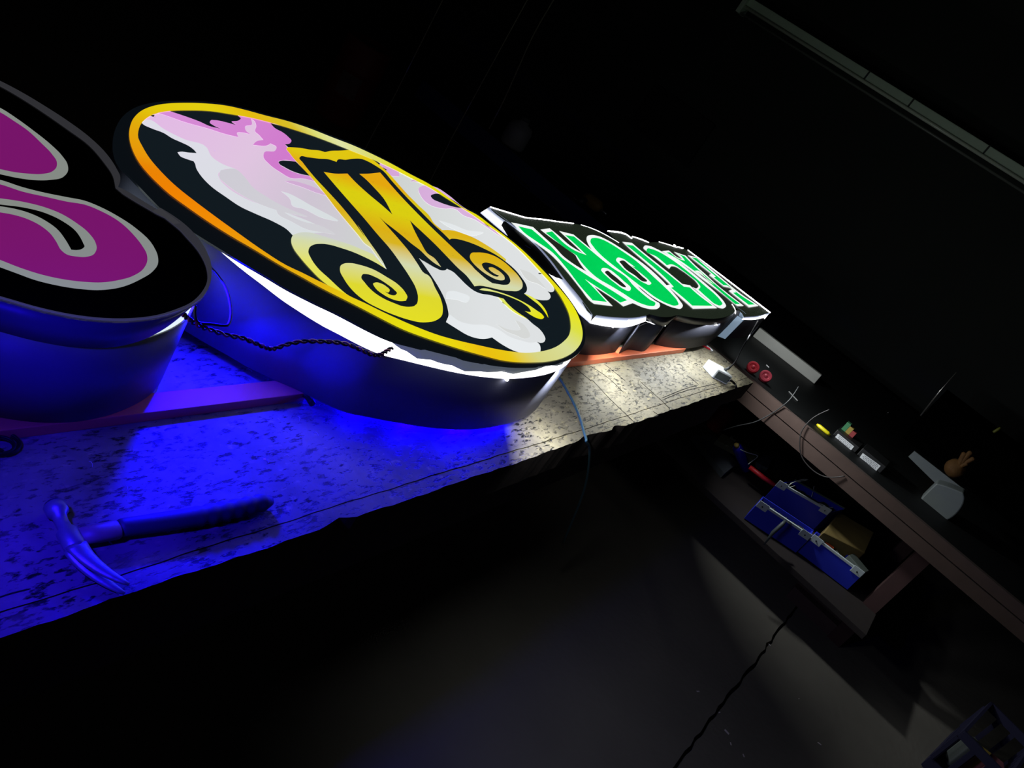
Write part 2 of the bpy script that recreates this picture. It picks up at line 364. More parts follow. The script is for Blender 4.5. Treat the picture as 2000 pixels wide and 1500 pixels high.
def wallvar(poly, z0, z1, thick):
    inn = offset(poly, -thick); n = len(poly); v = [(p[0], p[1], z0(i)) for i, p in enumerate(poly)]+[(p[0], p[1], z1(i)) for i, p in enumerate(poly)]+[(p[0], p[1], z0(i)) for i, p in enumerate(inn)]+[(p[0], p[1], z1(i)) for i, p in enumerate(inn)]; f = []
    for i in range(n):
        j = (i+1) % n
        if abs(z1(i)-z0(i)) < 1e-4 and abs(z1(j)-z0(j)) < 1e-4: continue
        f += [(i, j, n+j, n+i), (2*n+j, 2*n+i, 3*n+i, 3*n+j), (n+i, n+j, 3*n+j, 3*n+i), (j, i, 2*n+i, 2*n+j)]
    return MB().add(v, f)
wallvar(body, lambda i: BZ+BODY, rtop, .003).make('return_wall', navy_return, oval, sm=True)
MB().prism(offset(body, -.005), BZ+BODY+.001, BZ+BODY+.004).make('back_panel', mat('back_sheet', (40, 42, 52), .6), oval, weld=False)
bandm = band_mat('lit_white_acrylic_edge', BZ+ZB, BZ+ZF, [(0, (255, 255, 255)), (.75, (255, 255, 255)), (1, (236, 240, 244))], 2.6)
wallvar(offset(face_o, -.0075), lambda i: rtop(i)-.001 if rtop(i) < BZ+ZF-.005 else BZ+ZF-.004, lambda i: BZ+ZF-.004, .003).make('light_band', bandm, oval, sm=True)
MB().prism(face_o, BZ+ZF-.004, BZ+ZF).make('face_panel', gloss_black, oval, weld=False)
# grey film that has come loose along the band
film = mat('loose_grey_film', (150, 160, 168), .3, em=.4, emc=lin((120, 130, 138)))
fp = pts("X 760,664 770,670 800,676 835,684 860,690 890,695 920,701 945,709 960,716 975,722 990,725 1025,722 1060,722 1085,716 1100,708")
top_ = [at(x, y, ZF-.001) for x, y in smooth(pts("X 756,661* 800,674 850,688 905,701 960,711 1010,715.5 1060,713.5 1100,706*"), 4, False)]
low_z = lambda t: ZF-.004-.019*math.sin(math.pi*min(1, t*1.15))**.7 if t*1.15 < 1 else ZF-.006
v = []; f = []
for i, p in enumerate(top_):
    t = i/(len(top_)-1); q = Vector((p.x, p.y, 0)); c = Vector((oval.location.x, oval.location.y, 0)); o_ = (q-c).normalized()*.0012
    zz = BZ+low_z(t)+.003*math.sin(t*23)+.002*math.sin(t*51); v += [(p.x+o_.x, p.y+o_.y, p.z), (p.x+o_.x*2.5, p.y+o_.y*2.5, zz)]
    if i: f.append((2*i-2, 2*i-1, 2*i+1, 2*i))
fo = link('loose_film', v, f, film, oval, smooth_sh=True); md = fo.modifiers.new('thick', 'SOLIDIFY'); md.thickness = .0006
# pen marks on the band: red and blue ticks
red_ink = mat('red_marker', (225, 70, 110), .6, em=.6, emc=lin((225, 90, 130))); blue_ink = mat('blue_marker', (70, 150, 200), .6, em=.5, emc=lin((90, 170, 215)))
def band_tick(x, y, h, wd, m, tilt=0, parent=oval, z0=ZB+.004):
    p = at(x, y, z0+h/2); c = Vector((oval.location.x, oval.location.y, p.z)); o_ = (p-c).normalized(); u = Vector((-o_.y, o_.x, 0))
    Rm = Matrix((u, o_, Vector((0, 0, 1)))).transposed() @ Matrix.Rotation(tilt, 3, 'Y')
    return MB().box((-wd/2, -.0005, -h/2), (wd/2, .0005, h/2), Rm, p+o_*.0012)
for x, y, h, wd, tl in ((565, 571, .026, .003, 0), (562, 573, .018, .001, .1), (500, 536, .012, .0012, .2), (533, 551, .016, .001, .1), (455, 507, .01, .002, .8)):
    q = band_tick(x, y, h, wd, red_ink, tl); q.make('ink_mark', red_ink, oval)
for x, y, h, wd, tl in ((715, 657, .010, .002, -.9), (725, 657, .012, .003, .9), (721, 659, .010, .002, 1.3), (684, 643, .014, .001, .2)):
    q = band_tick(x, y, h, wd, blue_ink, tl); q.make('ink_mark', blue_ink, oval)

# printed face
a0, b0 = affine(at(330, 230, ZF), at(950, 640, ZF), at(620, 360, ZF), (0, 1, .42))
smoke = ramp_mat('smoke_print', a0, b0, [(0, (226, 186, 228)), (.22, (224, 196, 224)), (.42, (206, 196, 210)), (.62, (206, 210, 208)), (1, (222, 225, 226))])
lilac = ramp_mat('lilac_print', a0, b0, [(0, (214, 140, 214)), (.3, (208, 122, 204)), (.5, (212, 160, 214)), (.8, (216, 176, 220))])
pale = ramp_mat('pale_smoke_print', a0, b0, [(0, (222, 220, 232)), (.5, (216, 222, 224)), (1, (232, 236, 238))])
greys = ramp_mat('grey_smoke_print', a0, b0, [(0, (204, 200, 212)), (1, (214, 216, 214))])
lil2 = ramp_mat('soft_lilac_print', a0, b0, [(0, (214, 170, 214)), (1, (200, 176, 206))])
ink = mat('printed_black', (8, 14, 20), .22, em=.9, emc=lin((19, 28, 34)))
a1, b1 = affine(at(640, 345, ZF), at(768, 640, ZF), at(800, 392, ZF), (0, 1, 0.0))
# lettering gradient: yellow - orange - yellow - orange - cream - yellow
pA, pB, pC, pD = at(640, 345, ZF), at(768, 640, ZF), at(780, 515, ZF), at(1000, 562, ZF)
# t rises with the lines (pC,pD) as one iso line
def iso(P0, t0, P1, P2, t12): return affine(P0, P1, P2, (t0, t12, t12))
a1, b1 = iso(at(690, 345, ZF), 0.0, pC, pD, .60)
yel = ramp_mat('yellow_letter_print', a1, b1, [(0, (228, 166, 12)), (.14, (218, 206, 14)), (.22, (218, 206, 14)), (.38, (220, 176, 14)), (.47, (216, 180, 30)), (.60, (212, 218, 176)), (.78, (222, 216, 40)), (1, (232, 226, 14))])
a2, b2 = iso(at(600, 300, ZF), 0.0, at(662, 410, ZF), at(870, 455, ZF), .45)
ylo = ramp_mat('yellow_outline_print', a2, b2, [(0, (224, 198, 16)), (.12, (226, 170, 18)), (.26, (216, 200, 24)), (.45, (220, 176, 20)), (.62, (220, 206, 60)), (.8, (208, 214, 190)), (1, (222, 226, 110))])
a3, b3 = affine(at(590, 458, ZF), at(690, 580, ZF), at(720, 470, ZF), (0, 1, -.1))
crm = ramp_mat('cream_swirl_print', a3, b3, [(0, (206, 212, 196)), (.12, (212, 218, 168)), (.5, (228, 226, 100)), (1, (228, 222, 30))])
a4, b4 = affine(at(930, 560, ZF), at(1060, 615, ZF), at(960, 545, ZF), (0, 1, 0))
lfm = ramp_mat('tail_print', a4, b4, [(0, (220, 226, 150)), (.5, (226, 232, 90)), (1, (232, 226, 10))])
A = Art(ZF)
A.piece(RI, ink, 3)
A.piece("A 175,235 190,257 270,300 400,350 480,400 580,445 650,480 700,520 720,545* 640,540 560,532 533,538* 560,575 620,602 690,625* 705,650 715,690 750,750 850,860 1000,970 1150,1070 1300,1140 1500,1230 1600,1290 1660,1350* "
        "X 640,520* 760,600* 871,629* E 200,740 400,850 550,880 630,872 672,860* 800,950 950,1030 1090,1075* 1300,1060* 1305,1000 1290,950 1255,918* 1310,932 1350,920 1368,880 1350,830 1300,760 1200,680 1140,625* 1000,545 800,400* "
        "D 1355,1030* 1475,1082 1550,1104 1620,1110 1680,1100 1702,1070 1690,1025 1663,993* 1700,1003 1740,995 1752,970 1730,920 1690,850 1640,800 1582,765* 1560,770* 1540,758 1575,752* 1600,775* "
        "X 1024,494* 1000,472* 970,449* 930,420* 870,384* 812,350* 752,320* 660,280* 560,247* 480,226* 400,214* 330,214* 285,228*", smoke, 4)
A.piece("A 175,235* 190,257 270,300 400,350 480,400 580,445 650,480 700,520 720,545* 640,540 560,532 533,538* 560,575 620,602 690,625* 705,650 715,690 750,750 850,860 1000,970 1150,1070 1300,1140 1500,1230 1600,1290 1660,1350* "
        "1760,1360 1850,1330 2000,1310 1900,1250 1700,1165 1500,1095 1200,990 1010,870 940,790 930,750 970,712 1100,700* 960,645 860,570 820,492 600,410 400,310 250,218", pale)
A.piece("X 871,629* E 200,740 400,850 550,880 630,872 672,860* 800,950 950,1030 1090,1075* 1300,1060* 1305,1000 1290,950 1255,918* 1200,930 1050,900 900,850 760,760 600,700 400,690 250,650 120,560*", pale)
A.piece("A 955,712* 1100,702 1190,780 1260,870 1400,970 1600,1080 1800,1165 1600,1130 1350,1050 1150,950 1010,850 938,775", greys)
A.piece("B 0,905 150,1000 330,1080 600,1150 760,1250 620,1230 400,1190 200,1090 0,950", greys)
A.piece("B 60,690* 160,720 300,790 420,860 800,1080 600,1040 350,920 200,870 180,800", pale)
A.piece("E 730,690* 850,780 1000,840 1100,880 1160,860 1090,700 980,640 1040,760 900,760", greys)
A.piece("D 340,1090* 470,1100 620,1130 650,1080 520,1010 420,990 360,1000", pale)
A.piece("D 250,70* 420,120 620,200 830,230 700,270 500,210 330,130", pale)
A.piece("D 1290,700* 1450,760 1560,860 1640,960 1540,900 1400,850", greys)
A.piece("A 330,150* 465,128* 600,178 750,235 850,275 950,300* 850,262 832,240 860,212 900,215 1100,258 1050,240 1120,215 1130,170* 1460,235* 1480,295 1560,342 1610,380 1648,430 1630,452 1585,460* 1600,490* 1690,632* 1565,615 1518,630 1530,658 1580,692 1700,745 1840,775* "
        "1900,830* 1760,795 1640,790 1540,735 1430,655 1372,580 1380,540 1490,520 1500,490 1440,452* 1420,466 1270,466* 1300,435 1372,418* 1330,370 1290,330 1302,290 1290,240 1250,208* 1258,268 1192,288 1196,320 1242,362* 1170,345 1112,350 1126,390* 1000,360 850,312 600,242 400,172", lilac)
A.piece("B 105,562* 180,555 350,592 520,655 600,700 650,752* 500,705 350,645 180,588", lil2)
A.piece("X 742,318* B 1500,385 1590,440 1600,500* 1500,492 1430,460 1385,400 X 735,322*", lilac)
A.piece("I 428,610 470,590 540,600 640,660 740,742 800,780 860,820 940,880 1010,955* 900,880 830,835 740,800 690,760 600,755 500,725 445,670", lilac)
A.piece("B 1740,570* 1790,530 1850,580* 1780,565", lil2)
A.piece("A 465,140* 600,185 750,240 850,285 950,308* 880,275 848,248 855,230 900,226 1000,245 1100,272* 1060,240 1130,228 1150,210 1125,185* 1100,120* 800,90* 450,110*", ink)
A.piece("A 1440,255* 1480,300 1560,345 1610,385 1645,430 1630,452 1583,462* 1620,497* B 300,190* 900,220* 1000,170* 940,100* 540,-50*", ink)
A.piece("A 1520,635 1540,624 1600,622 1690,632* 1830,770* 1750,755 1650,722 1570,680 1530,655", ink)
A.piece("I 513,665 535,652 580,652 660,690 750,752* 700,748 640,733 570,708 525,685", ink)
A.piece("D 815,85* 870,140 920,168* 860,120", ink)
A.piece("B 1215,262* 1290,292 1345,330* 1340,348 1290,315", ink)
A.piece("B 1380,380* 1415,402 1445,420* 1400,415", ink)
A.piece("A 262,180* 310,178 300,190 325,197* 285,192", ink, 3)
# lettering outline and letter
A.piece("C 78,130* 170,100 300,100 450,140 650,200 850,265 1000,330 1120,380* 1200,470* 1290,575* 1100,620* 900,600* 900,900* 850,962* 750,922 600,832 450,722 300,572 170,422 90,312 58,230 58,180", crm)
A.piece("B 150,120* 300,130 450,155 560,165 630,185* 700,170 830,165 960,155* 1100,195* 1220,262* 1300,320 1380,385 1450,450 1550,560 1700,730 1850,880 2000,1030 "
        "D 170,95 288,200* 360,198 450,210 560,245 700,300 850,385 1000,485 1120,580* 1100,700* 600,500* 200,200* C 1700,100* 1300,575* 1180,420* B 1230,1430* 1150,1375 1060,1262 950,1132 800,952 600,692 420,482 250,300 170,200 130,135", ylo)
A.piece("D 1345,1022* 1440,1060 1540,1128 1600,1190 1650,1270 1672,1342* 1625,1290 1550,1215 1430,1120", lfm)
A.piece("D 1005,1060* 1085,1095 1120,1135 1200,1215 1300,1290 1412,1360* 1290,1306 1180,1236 1085,1145", lfm)
A.piece("B 310,243 400,252 550,270 680,280 780,313* 790,290 900,285 1000,271 1100,273 1200,312 1300,370 1390,432 1500,560 1700,780 1850,932 2000,1085 "
        "D 200,150 300,240 385,325* 400,316 450,313 550,332 700,382 850,450 950,500 1100,600 1250,730 1330,830 1380,910 1393,960 1385,1000 1355,1028* 1450,1100 1560,1190 1630,1280 1667,1340* 1700,1450* 1600,1480* 1412,1362* 1300,1290 1200,1212 1125,1135 1085,1093* 1000,1070 900,1045 800,1030 720,1000 600,910 500,810 430,745 350,705* 330,722 290,727 200,692 100,640 0,577* "
        "C 1900,540 1800,485 1718,432* 1800,545 D 150,800 250,960 320,1100 360,1230 370,1310 340,1390* X 866,650* 800,634* 700,587* 690,583* "
        "C 780,905 700,840 550,700 400,560 310,430 279,350 298,290 350,258 430,247 550,258 700,300 850,350 1000,415 1150,490 1297,578* 1250,480 1180,370 1080,230 1000,115 920,0 B 1150,1290 1000,1085 850,900 650,680 500,520 400,400 335,315 296,262", ink)
A.piece("B 612,443* 750,465 922,465* 1000,550 1200,735 1380,885 1507,998* 1400,800 1270,650 1150,530 1075,468* 1200,466 1347,450* 1450,570 1600,740 1800,950 2000,1150 "
        "D 300,310 500,500 640,630 690,680* 668,610 648,540 665,503 740,492 850,500 950,530 1100,620 1200,710 1290,810 1335,900 1330,950 1280,990 1180,994 1050,980 900,945 780,925 708,932* 600,790 500,700 350,545 200,390 X 820,450* B 1800,1140 1735,1075* 1790,1200 1880,1370 1960,1500 "
        "D 190,570 275,683* 200,640 100,560 0,462 C 1620,243 1500,140 1400,60 B 1470,1145 1400,1090 1335,1027* 1450,1160 1600,1330 1740,1500 C 1700,505 1790,630 D 100,785 200,960 270,1100 296,1220 280,1320 200,1380 80,1402 "
        "C 1733,1268 1600,1240 1400,1175 1200,1090 1000,980 850,850 740,700 690,590 700,530 750,503 820,498 950,522 1100,570 1300,680 1450,780 1540,880 1568,940 1550,985* 1600,1068* 1690,1030 1706,950 1680,830 1600,680 1480,500 1350,320 B 1300,1242 1150,1062 950,835 750,605", yel, 5)
A.piece("C 1690,1000* 1660,1055 1600,1067 1500,1058 1400,1022 1250,955 1100,850 1015,755 968,680 985,646 1040,642 1150,680 1300,770 1400,850 1432,890 1410,915 1350,912 1275,868* 1325,878 1338,855 1290,800 1220,762 1160,750 1122,765 1145,815 1250,905 1370,968 1480,994 1560,987* 1600,960*", ink)
A.piece("D 640,615* 700,695 780,770 860,838 940,892* 1020,905 1100,914 1150,905 1174,870 1160,810 1100,740 1000,670 900,630 840,624 806,642 825,695 900,762 970,800 1012,806 1030,792* 1000,783 945,752 900,712 893,692 930,684 1000,715 1060,760 1100,815 1098,845 1060,855 1000,845 920,810 830,755 750,690 690,630 655,585*", ink)
A.piece("D 772,978* 800,963 850,961 950,985 1100,1030 1250,1090 1400,1168 1520,1248 1590,1300 1613,1340 1592,1357 1530,1350 1450,1312 1362,1252* 1410,1266 1442,1264 1425,1225 1350,1160 1200,1085 1080,1040 950,1005 850,992", lfm)
A.make('printed_face', oval)
# yellow border: one ring of ink whose colour changes along the ring
ro = [tuple(p) for p in plane_poly(RO, ZF, 3)]; ri = plane_poly(RI, ZF, 3)
C0 = Vector((oval.location.x, oval.location.y))
keys = [((252, 300), (232, 150, 10)), ((256, 240), (226, 170, 10)), ((300, 212), (226, 200, 12)), ((400, 205), (226, 206, 16)), ((480, 216), (228, 186, 16)), ((560, 238), (216, 190, 40)), ((610, 254), (220, 222, 120)), ((660, 274), (224, 228, 168)), ((720, 300), (220, 220, 110)),
        ((770, 322), (228, 220, 30)), ((850, 366), (228, 220, 16)), ((980, 455), (226, 216, 16)), ((1080, 550), (226, 216, 20)), ((1128, 615), (234, 230, 20)), ((1138, 655), (220, 224, 70)), ((1120, 690), (216, 220, 150)), ((1060, 709), (214, 212, 130)), ((1010, 709), (232, 200, 20)),
        ((950, 697), (236, 190, 14)), ((890, 681), (234, 214, 14)), ((800, 650), (230, 222, 14)), ((700, 600), (230, 210, 16)), ((620, 560), (228, 180, 14)), ((500, 491), (232, 160, 8)), ((400, 430), (240, 140, 4)), ((320, 372), (240, 130, 2)), ((275, 325), (234, 132, 4))]
ang = lambda p: math.atan2(p[1]-C0.y, p[0]-C0.x)
kk = sorted([(ang(at(k[0][0], k[0][1], ZF)), lin(k[1])) for k in keys])
def kcol(a):
    for i in range(len(kk)):
        a0_, c0 = kk[i-1] if i else (kk[-1][0]-2*math.pi, kk[-1][1]); a1_, c1 = kk[i]
        if a0_ <= a <= a1_: t = (a-a0_)/max(a1_-a0_, 1e-6); return tuple(c0[j]*(1-t)+c1[j]*t for j in range(3))
    a0_, c0 = kk[-1]; a1_, c1 = kk[0][0]+2*math.pi, kk[0][1]; t = (a-a0_)/(a1_-a0_); return tuple(c0[j]*(1-t)+c1[j]*t for j in range(3))
def radial(poly, a):     # distance from the centre to the outline along angle a
    best = 0; d = Vector((math.cos(a), math.sin(a)))
    for i in range(len(poly)):
        p = Vector(poly[i-1])-C0; q = Vector(poly[i])-C0; e = q-p; den = d.x*e.y-d.y*e.x
        if abs(den) < 1e-12: continue
        t = (p.x*e.y-p.y*e.x)/den; u = (p.x*d.y-p.y*d.x)/den
        if t > 0 and -1e-6 <= u <= 1+1e-6: best = max(best, t)
    return best
v = []; cl = []; f = []; NR = 240
for i in range(NR):
    a = -math.pi+2*math.pi*i/NR
    for poly in (ri, ro): rr_ = radial(poly, a); v.append((C0.x+rr_*math.cos(a), C0.y+rr_*math.sin(a), BZ+ZF+.00004*(A.k+4))); cl.append(kcol(a))
    j = (i+1) % NR; f.append((2*i, 2*i+1, 2*j+1, 2*j))
rm = bpy.data.materials.new('yellow_border_print'); rm.use_nodes = True; nb = rm.node_tree; an = nb.nodes.new('ShaderNodeAttribute'); an.attribute_name = 'ink'
pb = nb.nodes['Principled BSDF']; pb.inputs['Base Color'].default_value = (.3, .25, .02, 1); pb.inputs['Roughness'].default_value = .25; pb.inputs['Emission Strength'].default_value = 1
nb.links.new(an.outputs['Color'], pb.inputs['Emission Color'])
link('border_ring', v, f, rm, oval, col=cl)
# ---------------------------------------------------------------- green lettered sign
ZB2, ZF2 = .138, .171
FACE = "K 110,98* 200,180 400,320 600,470 760,620 900,780 1100,1050 1300,1290 1440,1490 X 1164.5,616* 1200,619.5 1235,620.5 1262,617* 1268,614* 1285,618 1308,619 1322,616* 1345,619.5 1370,622 1400,622.5 1422,617 1435,609 1436,600* 1428,593* 1450,611* 1454,619.5* 1482,617 1503,611* L 820,388* 680,350* 450,285* 310,292* 110,218* 92,243* 20,190* X 1187.5,451.5* 1208,473.5* 1180,457.5 1157.5,447 1135,439.5 1120,436.5 1090,433.5 1067.5,430.5 1025.5,425 990,415"
fsign = thing('lettered_sign', at(1230, 560, 0)+Vector((0, 0, BODY)), 'long sign of joined blocks with green FACTORY letters edged in white', 'sign', 'signs in a row on the workbench')
# the outline, simplified for the metal body (blocks with notches between them)
ff = plane_poly(FACE, ZF2, 3)
MB().prism(ff, BZ+ZF2-.003, BZ+ZF2).make('face_panel', mat('black_green_vinyl', (20, 24, 20), .25, em=.75, emc=lin((36, 44, 34))), fsign, weld=False)
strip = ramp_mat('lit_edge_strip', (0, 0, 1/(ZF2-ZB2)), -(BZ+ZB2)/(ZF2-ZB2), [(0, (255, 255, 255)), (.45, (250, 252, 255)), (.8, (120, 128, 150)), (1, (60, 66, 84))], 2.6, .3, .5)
rimm = mat('lit_white_rim', (235, 238, 240), .4, em=9.0, emc=(1, 1, 1))
skirt = mat('black_gloss_skirt', (16, 19, 30), .45)
def wallstrip(poly, z0, z1, thick=.002):
    v = []; n = len(poly); f = []
    for i, p in enumerate(poly):
        a = Vector(poly[max(i-1, 0)]); c = Vector(poly[min(i+1, n-1)]); t = (c-a).normalized(); o_ = Vector((t.y, -t.x))*thick
        v += [(p[0], p[1], z0), (p[0], p[1], z1), (p[0]-o_.x, p[1]-o_.y, z0), (p[0]-o_.x, p[1]-o_.y, z1)]
    for i in range(n-1):
        a, b = 4*i, 4*i+4; f += [(a, b, b+1, a+1), (a+2, a+3, b+3, b+2), (a+1, b+1, b+3, a+3), (a, a+2, b+2, b)]
    f += [(0, 1, 3, 2), (4*n-4, 4*n-2, 4*n-1, 4*n-3)]
    return MB().add(v, f)
def line(s, z, n=4): return [tuple(at(x, y, z))[:2] for x, y in smooth(pts(s), n, False)]
# near end: wide sloping lip facing the round sign, and the open lit stretch of the first block
def lip(top, bot, zt, zb, m, name, thick=.002):
    """quad strip between two outlines at two heights"""
    T = [at(x, y, zt) for x, y in smooth(pts(top), 4, False)]; B = [at(x, y, zb) for x, y in smooth(pts(bot), 4, False)]
    n = len(T); v = T+B; f = [(i, i+1, n+i+1, n+i) for i in range(n-1)]
    o = link(name, v, f, m, fsign, smooth_sh=True); md = o.modifiers.new('thick', 'SOLIDIFY'); md.thickness = thick; md.offset = 0
    return o
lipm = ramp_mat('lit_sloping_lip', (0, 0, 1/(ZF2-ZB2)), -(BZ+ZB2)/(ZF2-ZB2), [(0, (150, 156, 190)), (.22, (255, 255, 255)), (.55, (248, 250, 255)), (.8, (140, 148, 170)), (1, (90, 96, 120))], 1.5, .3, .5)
lip("X 956,404.5* 1000,438 1030,460.5 1054,483 1075,507 1105,547.5 1135,584 1157,615*", "X 938,416* 978,450 1012,478 1036,500 1058,525 1090,565 1117,600 1152,631*", ZF2, ZB2, lipm, 'end_lip')
lip("X 1164.5,616* 1200,619.5 1235,620.5 1262,617*", "X 1152,631* 1185,637.5 1225,638.5 1261,627*", ZF2, ZB2, strip, 'end_lip')
lip("X 1262,617* 1268,614* 1285,618 1308,619 1322,616* ", "X 1261,627* 1270,629* 1284,635 1300,636 1312,625*", ZF2, ZB2, skirt, 'skirt')
lip("X 1322,616* 1345,619.5 1370,622 1400,622.5 1422,617 1435,609*", "X 1313,624* 1335,630 1365,634.5 1395,634 1415,629 1430,619*", ZF2, ZB2, skirt, 'skirt')
lip("X 1454,619.5* 1482,617 1503,611*", "X 1449,624* 1475,624 1496,619*", ZF2, ZB2, strip, 'end_lip')
# seams of light where the skirts end
for s_ in ("X 1262,627* 1270,630 1284,635.5 1300,636*", "X 1330,628* 1350,633 1375,635.5 1400,634.5*"):
    MB().tube([at(x, y, ZB2-.002) for x, y in smooth(pts(s_), 4, False)], .0014, 6).make('light_seam', rimm, fsign)
# lit rim showing along the far edges of the face
for s_, r_ in (("K 120,100* 350,170 570,236*", .003), ("K 570,236* 850,265 1000,288 1200,312*", .0025), ("K 1300,330* 1450,380 1600,450 1790,562*", .0018), ("K 1650,408* 1880,450 1960,510*", .003), ("L 100,215* 200,245 312,292*", .0028), ("L 450,285* 560,318 680,358*", .0026),
                ("L 690,350* 760,366*", .003), ("L 820,390* 1000,525 1300,750 1600,980 1895,1205*", .0032), ("L 1395,1095* 1430,1150 1442,1195 1440,1215*", .002), ("L 640,320* 665,335*", .003)):
    MB().tube([at(x, y, ZF2-.001) for x, y in smooth(pts(s_), 4, False)], r_, 6).make('lit_rim', rimm, fsign, sm=True)
# metal returns, block by block (each block hangs down to the rail)
navy2 = mat('navy_gloss_return', (25, 27, 42), .7, noise=.1)
def ret(name, s_, zt, zb, m, back, thick=.002):
    P = line(s_, zt); o = wallstrip(P, BZ+zb, BZ+zt, thick); return o.make(name, m, fsign, sm=False)
body_out = [tuple(at(x, y, ZB2))[:2] for x, y in smooth(pts("X 939,417* 980,455 1030,495 1060,528 1095,571 1122,606 1152,630.5* 1185,637 1225,637 1240,635*"), 3, False)]
wallstrip(body_out, BZ+BODY, BZ+ZB2, .002).make('return_wall', navy2, fsign, sm=True)
b2 = line("X 1262,612* 1255,622* 1247,638 1262,632 1278,634 1294,636.5 1304,629 1312,610*", ZB2)
wallstrip(b2, BZ+BODY, BZ+ZB2, .002).make('return_wall', navy2, fsign, sm=True)
b3 = line("X 1330,600* 1318,614* 1313,625* 1335,630.5 1365,635 1395,634.5 1415,629.5 1430,619* 1424,600*", ZB2)
wallstrip(b3, BZ+BODY, BZ+ZB2, .002).make('return_wall', navy2, fsign, sm=True)
b4 = line("X 1450,612* 1453,624* 1475,624.5 1495,620* 1500,606* 1470,585*", ZB2)
wallstrip(b4, BZ+BODY+.01, BZ+ZB2, .002).make('return_wall', navy2, fsign)
# inner core that the returns are riveted to
MB().prism(plane_poly('X 985,430* 1060,500* 1140,585* 1200,600* 1300,603* 1400,604* 1475,606* 1343,498* 1240,475* 1150,452* 1060,436*', ZF2, 1), BZ+BODY, BZ+ZF2-.004).make('inner_box', mat('dark_inner_box', (16, 18, 24), .6), fsign, weld=False)
# bare bracket between the last two blocks
bra = mat('lit_bare_aluminium', (150, 168, 184), .35, metal=.2, em=.75, emc=lin((120, 140, 160)))  # emission stands in for white LED light falling on the bracket
lip("X 1437,599* 1447,605 1457,613*", "X 1434,611* 1442,616 1451,622*", ZF2, ZB2, bra, 'bracket')
lip("X 1433,612* 1442,617.5 1453,624.5*", "X 1399,656* 1407,658.5 1416,662*", ZB2, .02, bra, 'bracket')
# wires poking out at the far corner
bl = mat('black_cable', (9, 9, 11), .6, spec=.25)
for q in ("X 1480,618 1484,612 1482,608 1486,604", "X 1490,618 1497,616 1493,622", "X 1468,617 1475,613 1479,616"):
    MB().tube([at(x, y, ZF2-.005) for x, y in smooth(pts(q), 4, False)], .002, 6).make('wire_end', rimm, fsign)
blue_pen = MB().box((-.002, -.011, -.001), (.002, .011, .001), Matrix.Rotation(-.9, 3, 'Z'), at(1031, 482, ZF2+.002)).make('ink_mark', mat('blue_pen_ink', (40, 46, 130), .6), fsign)
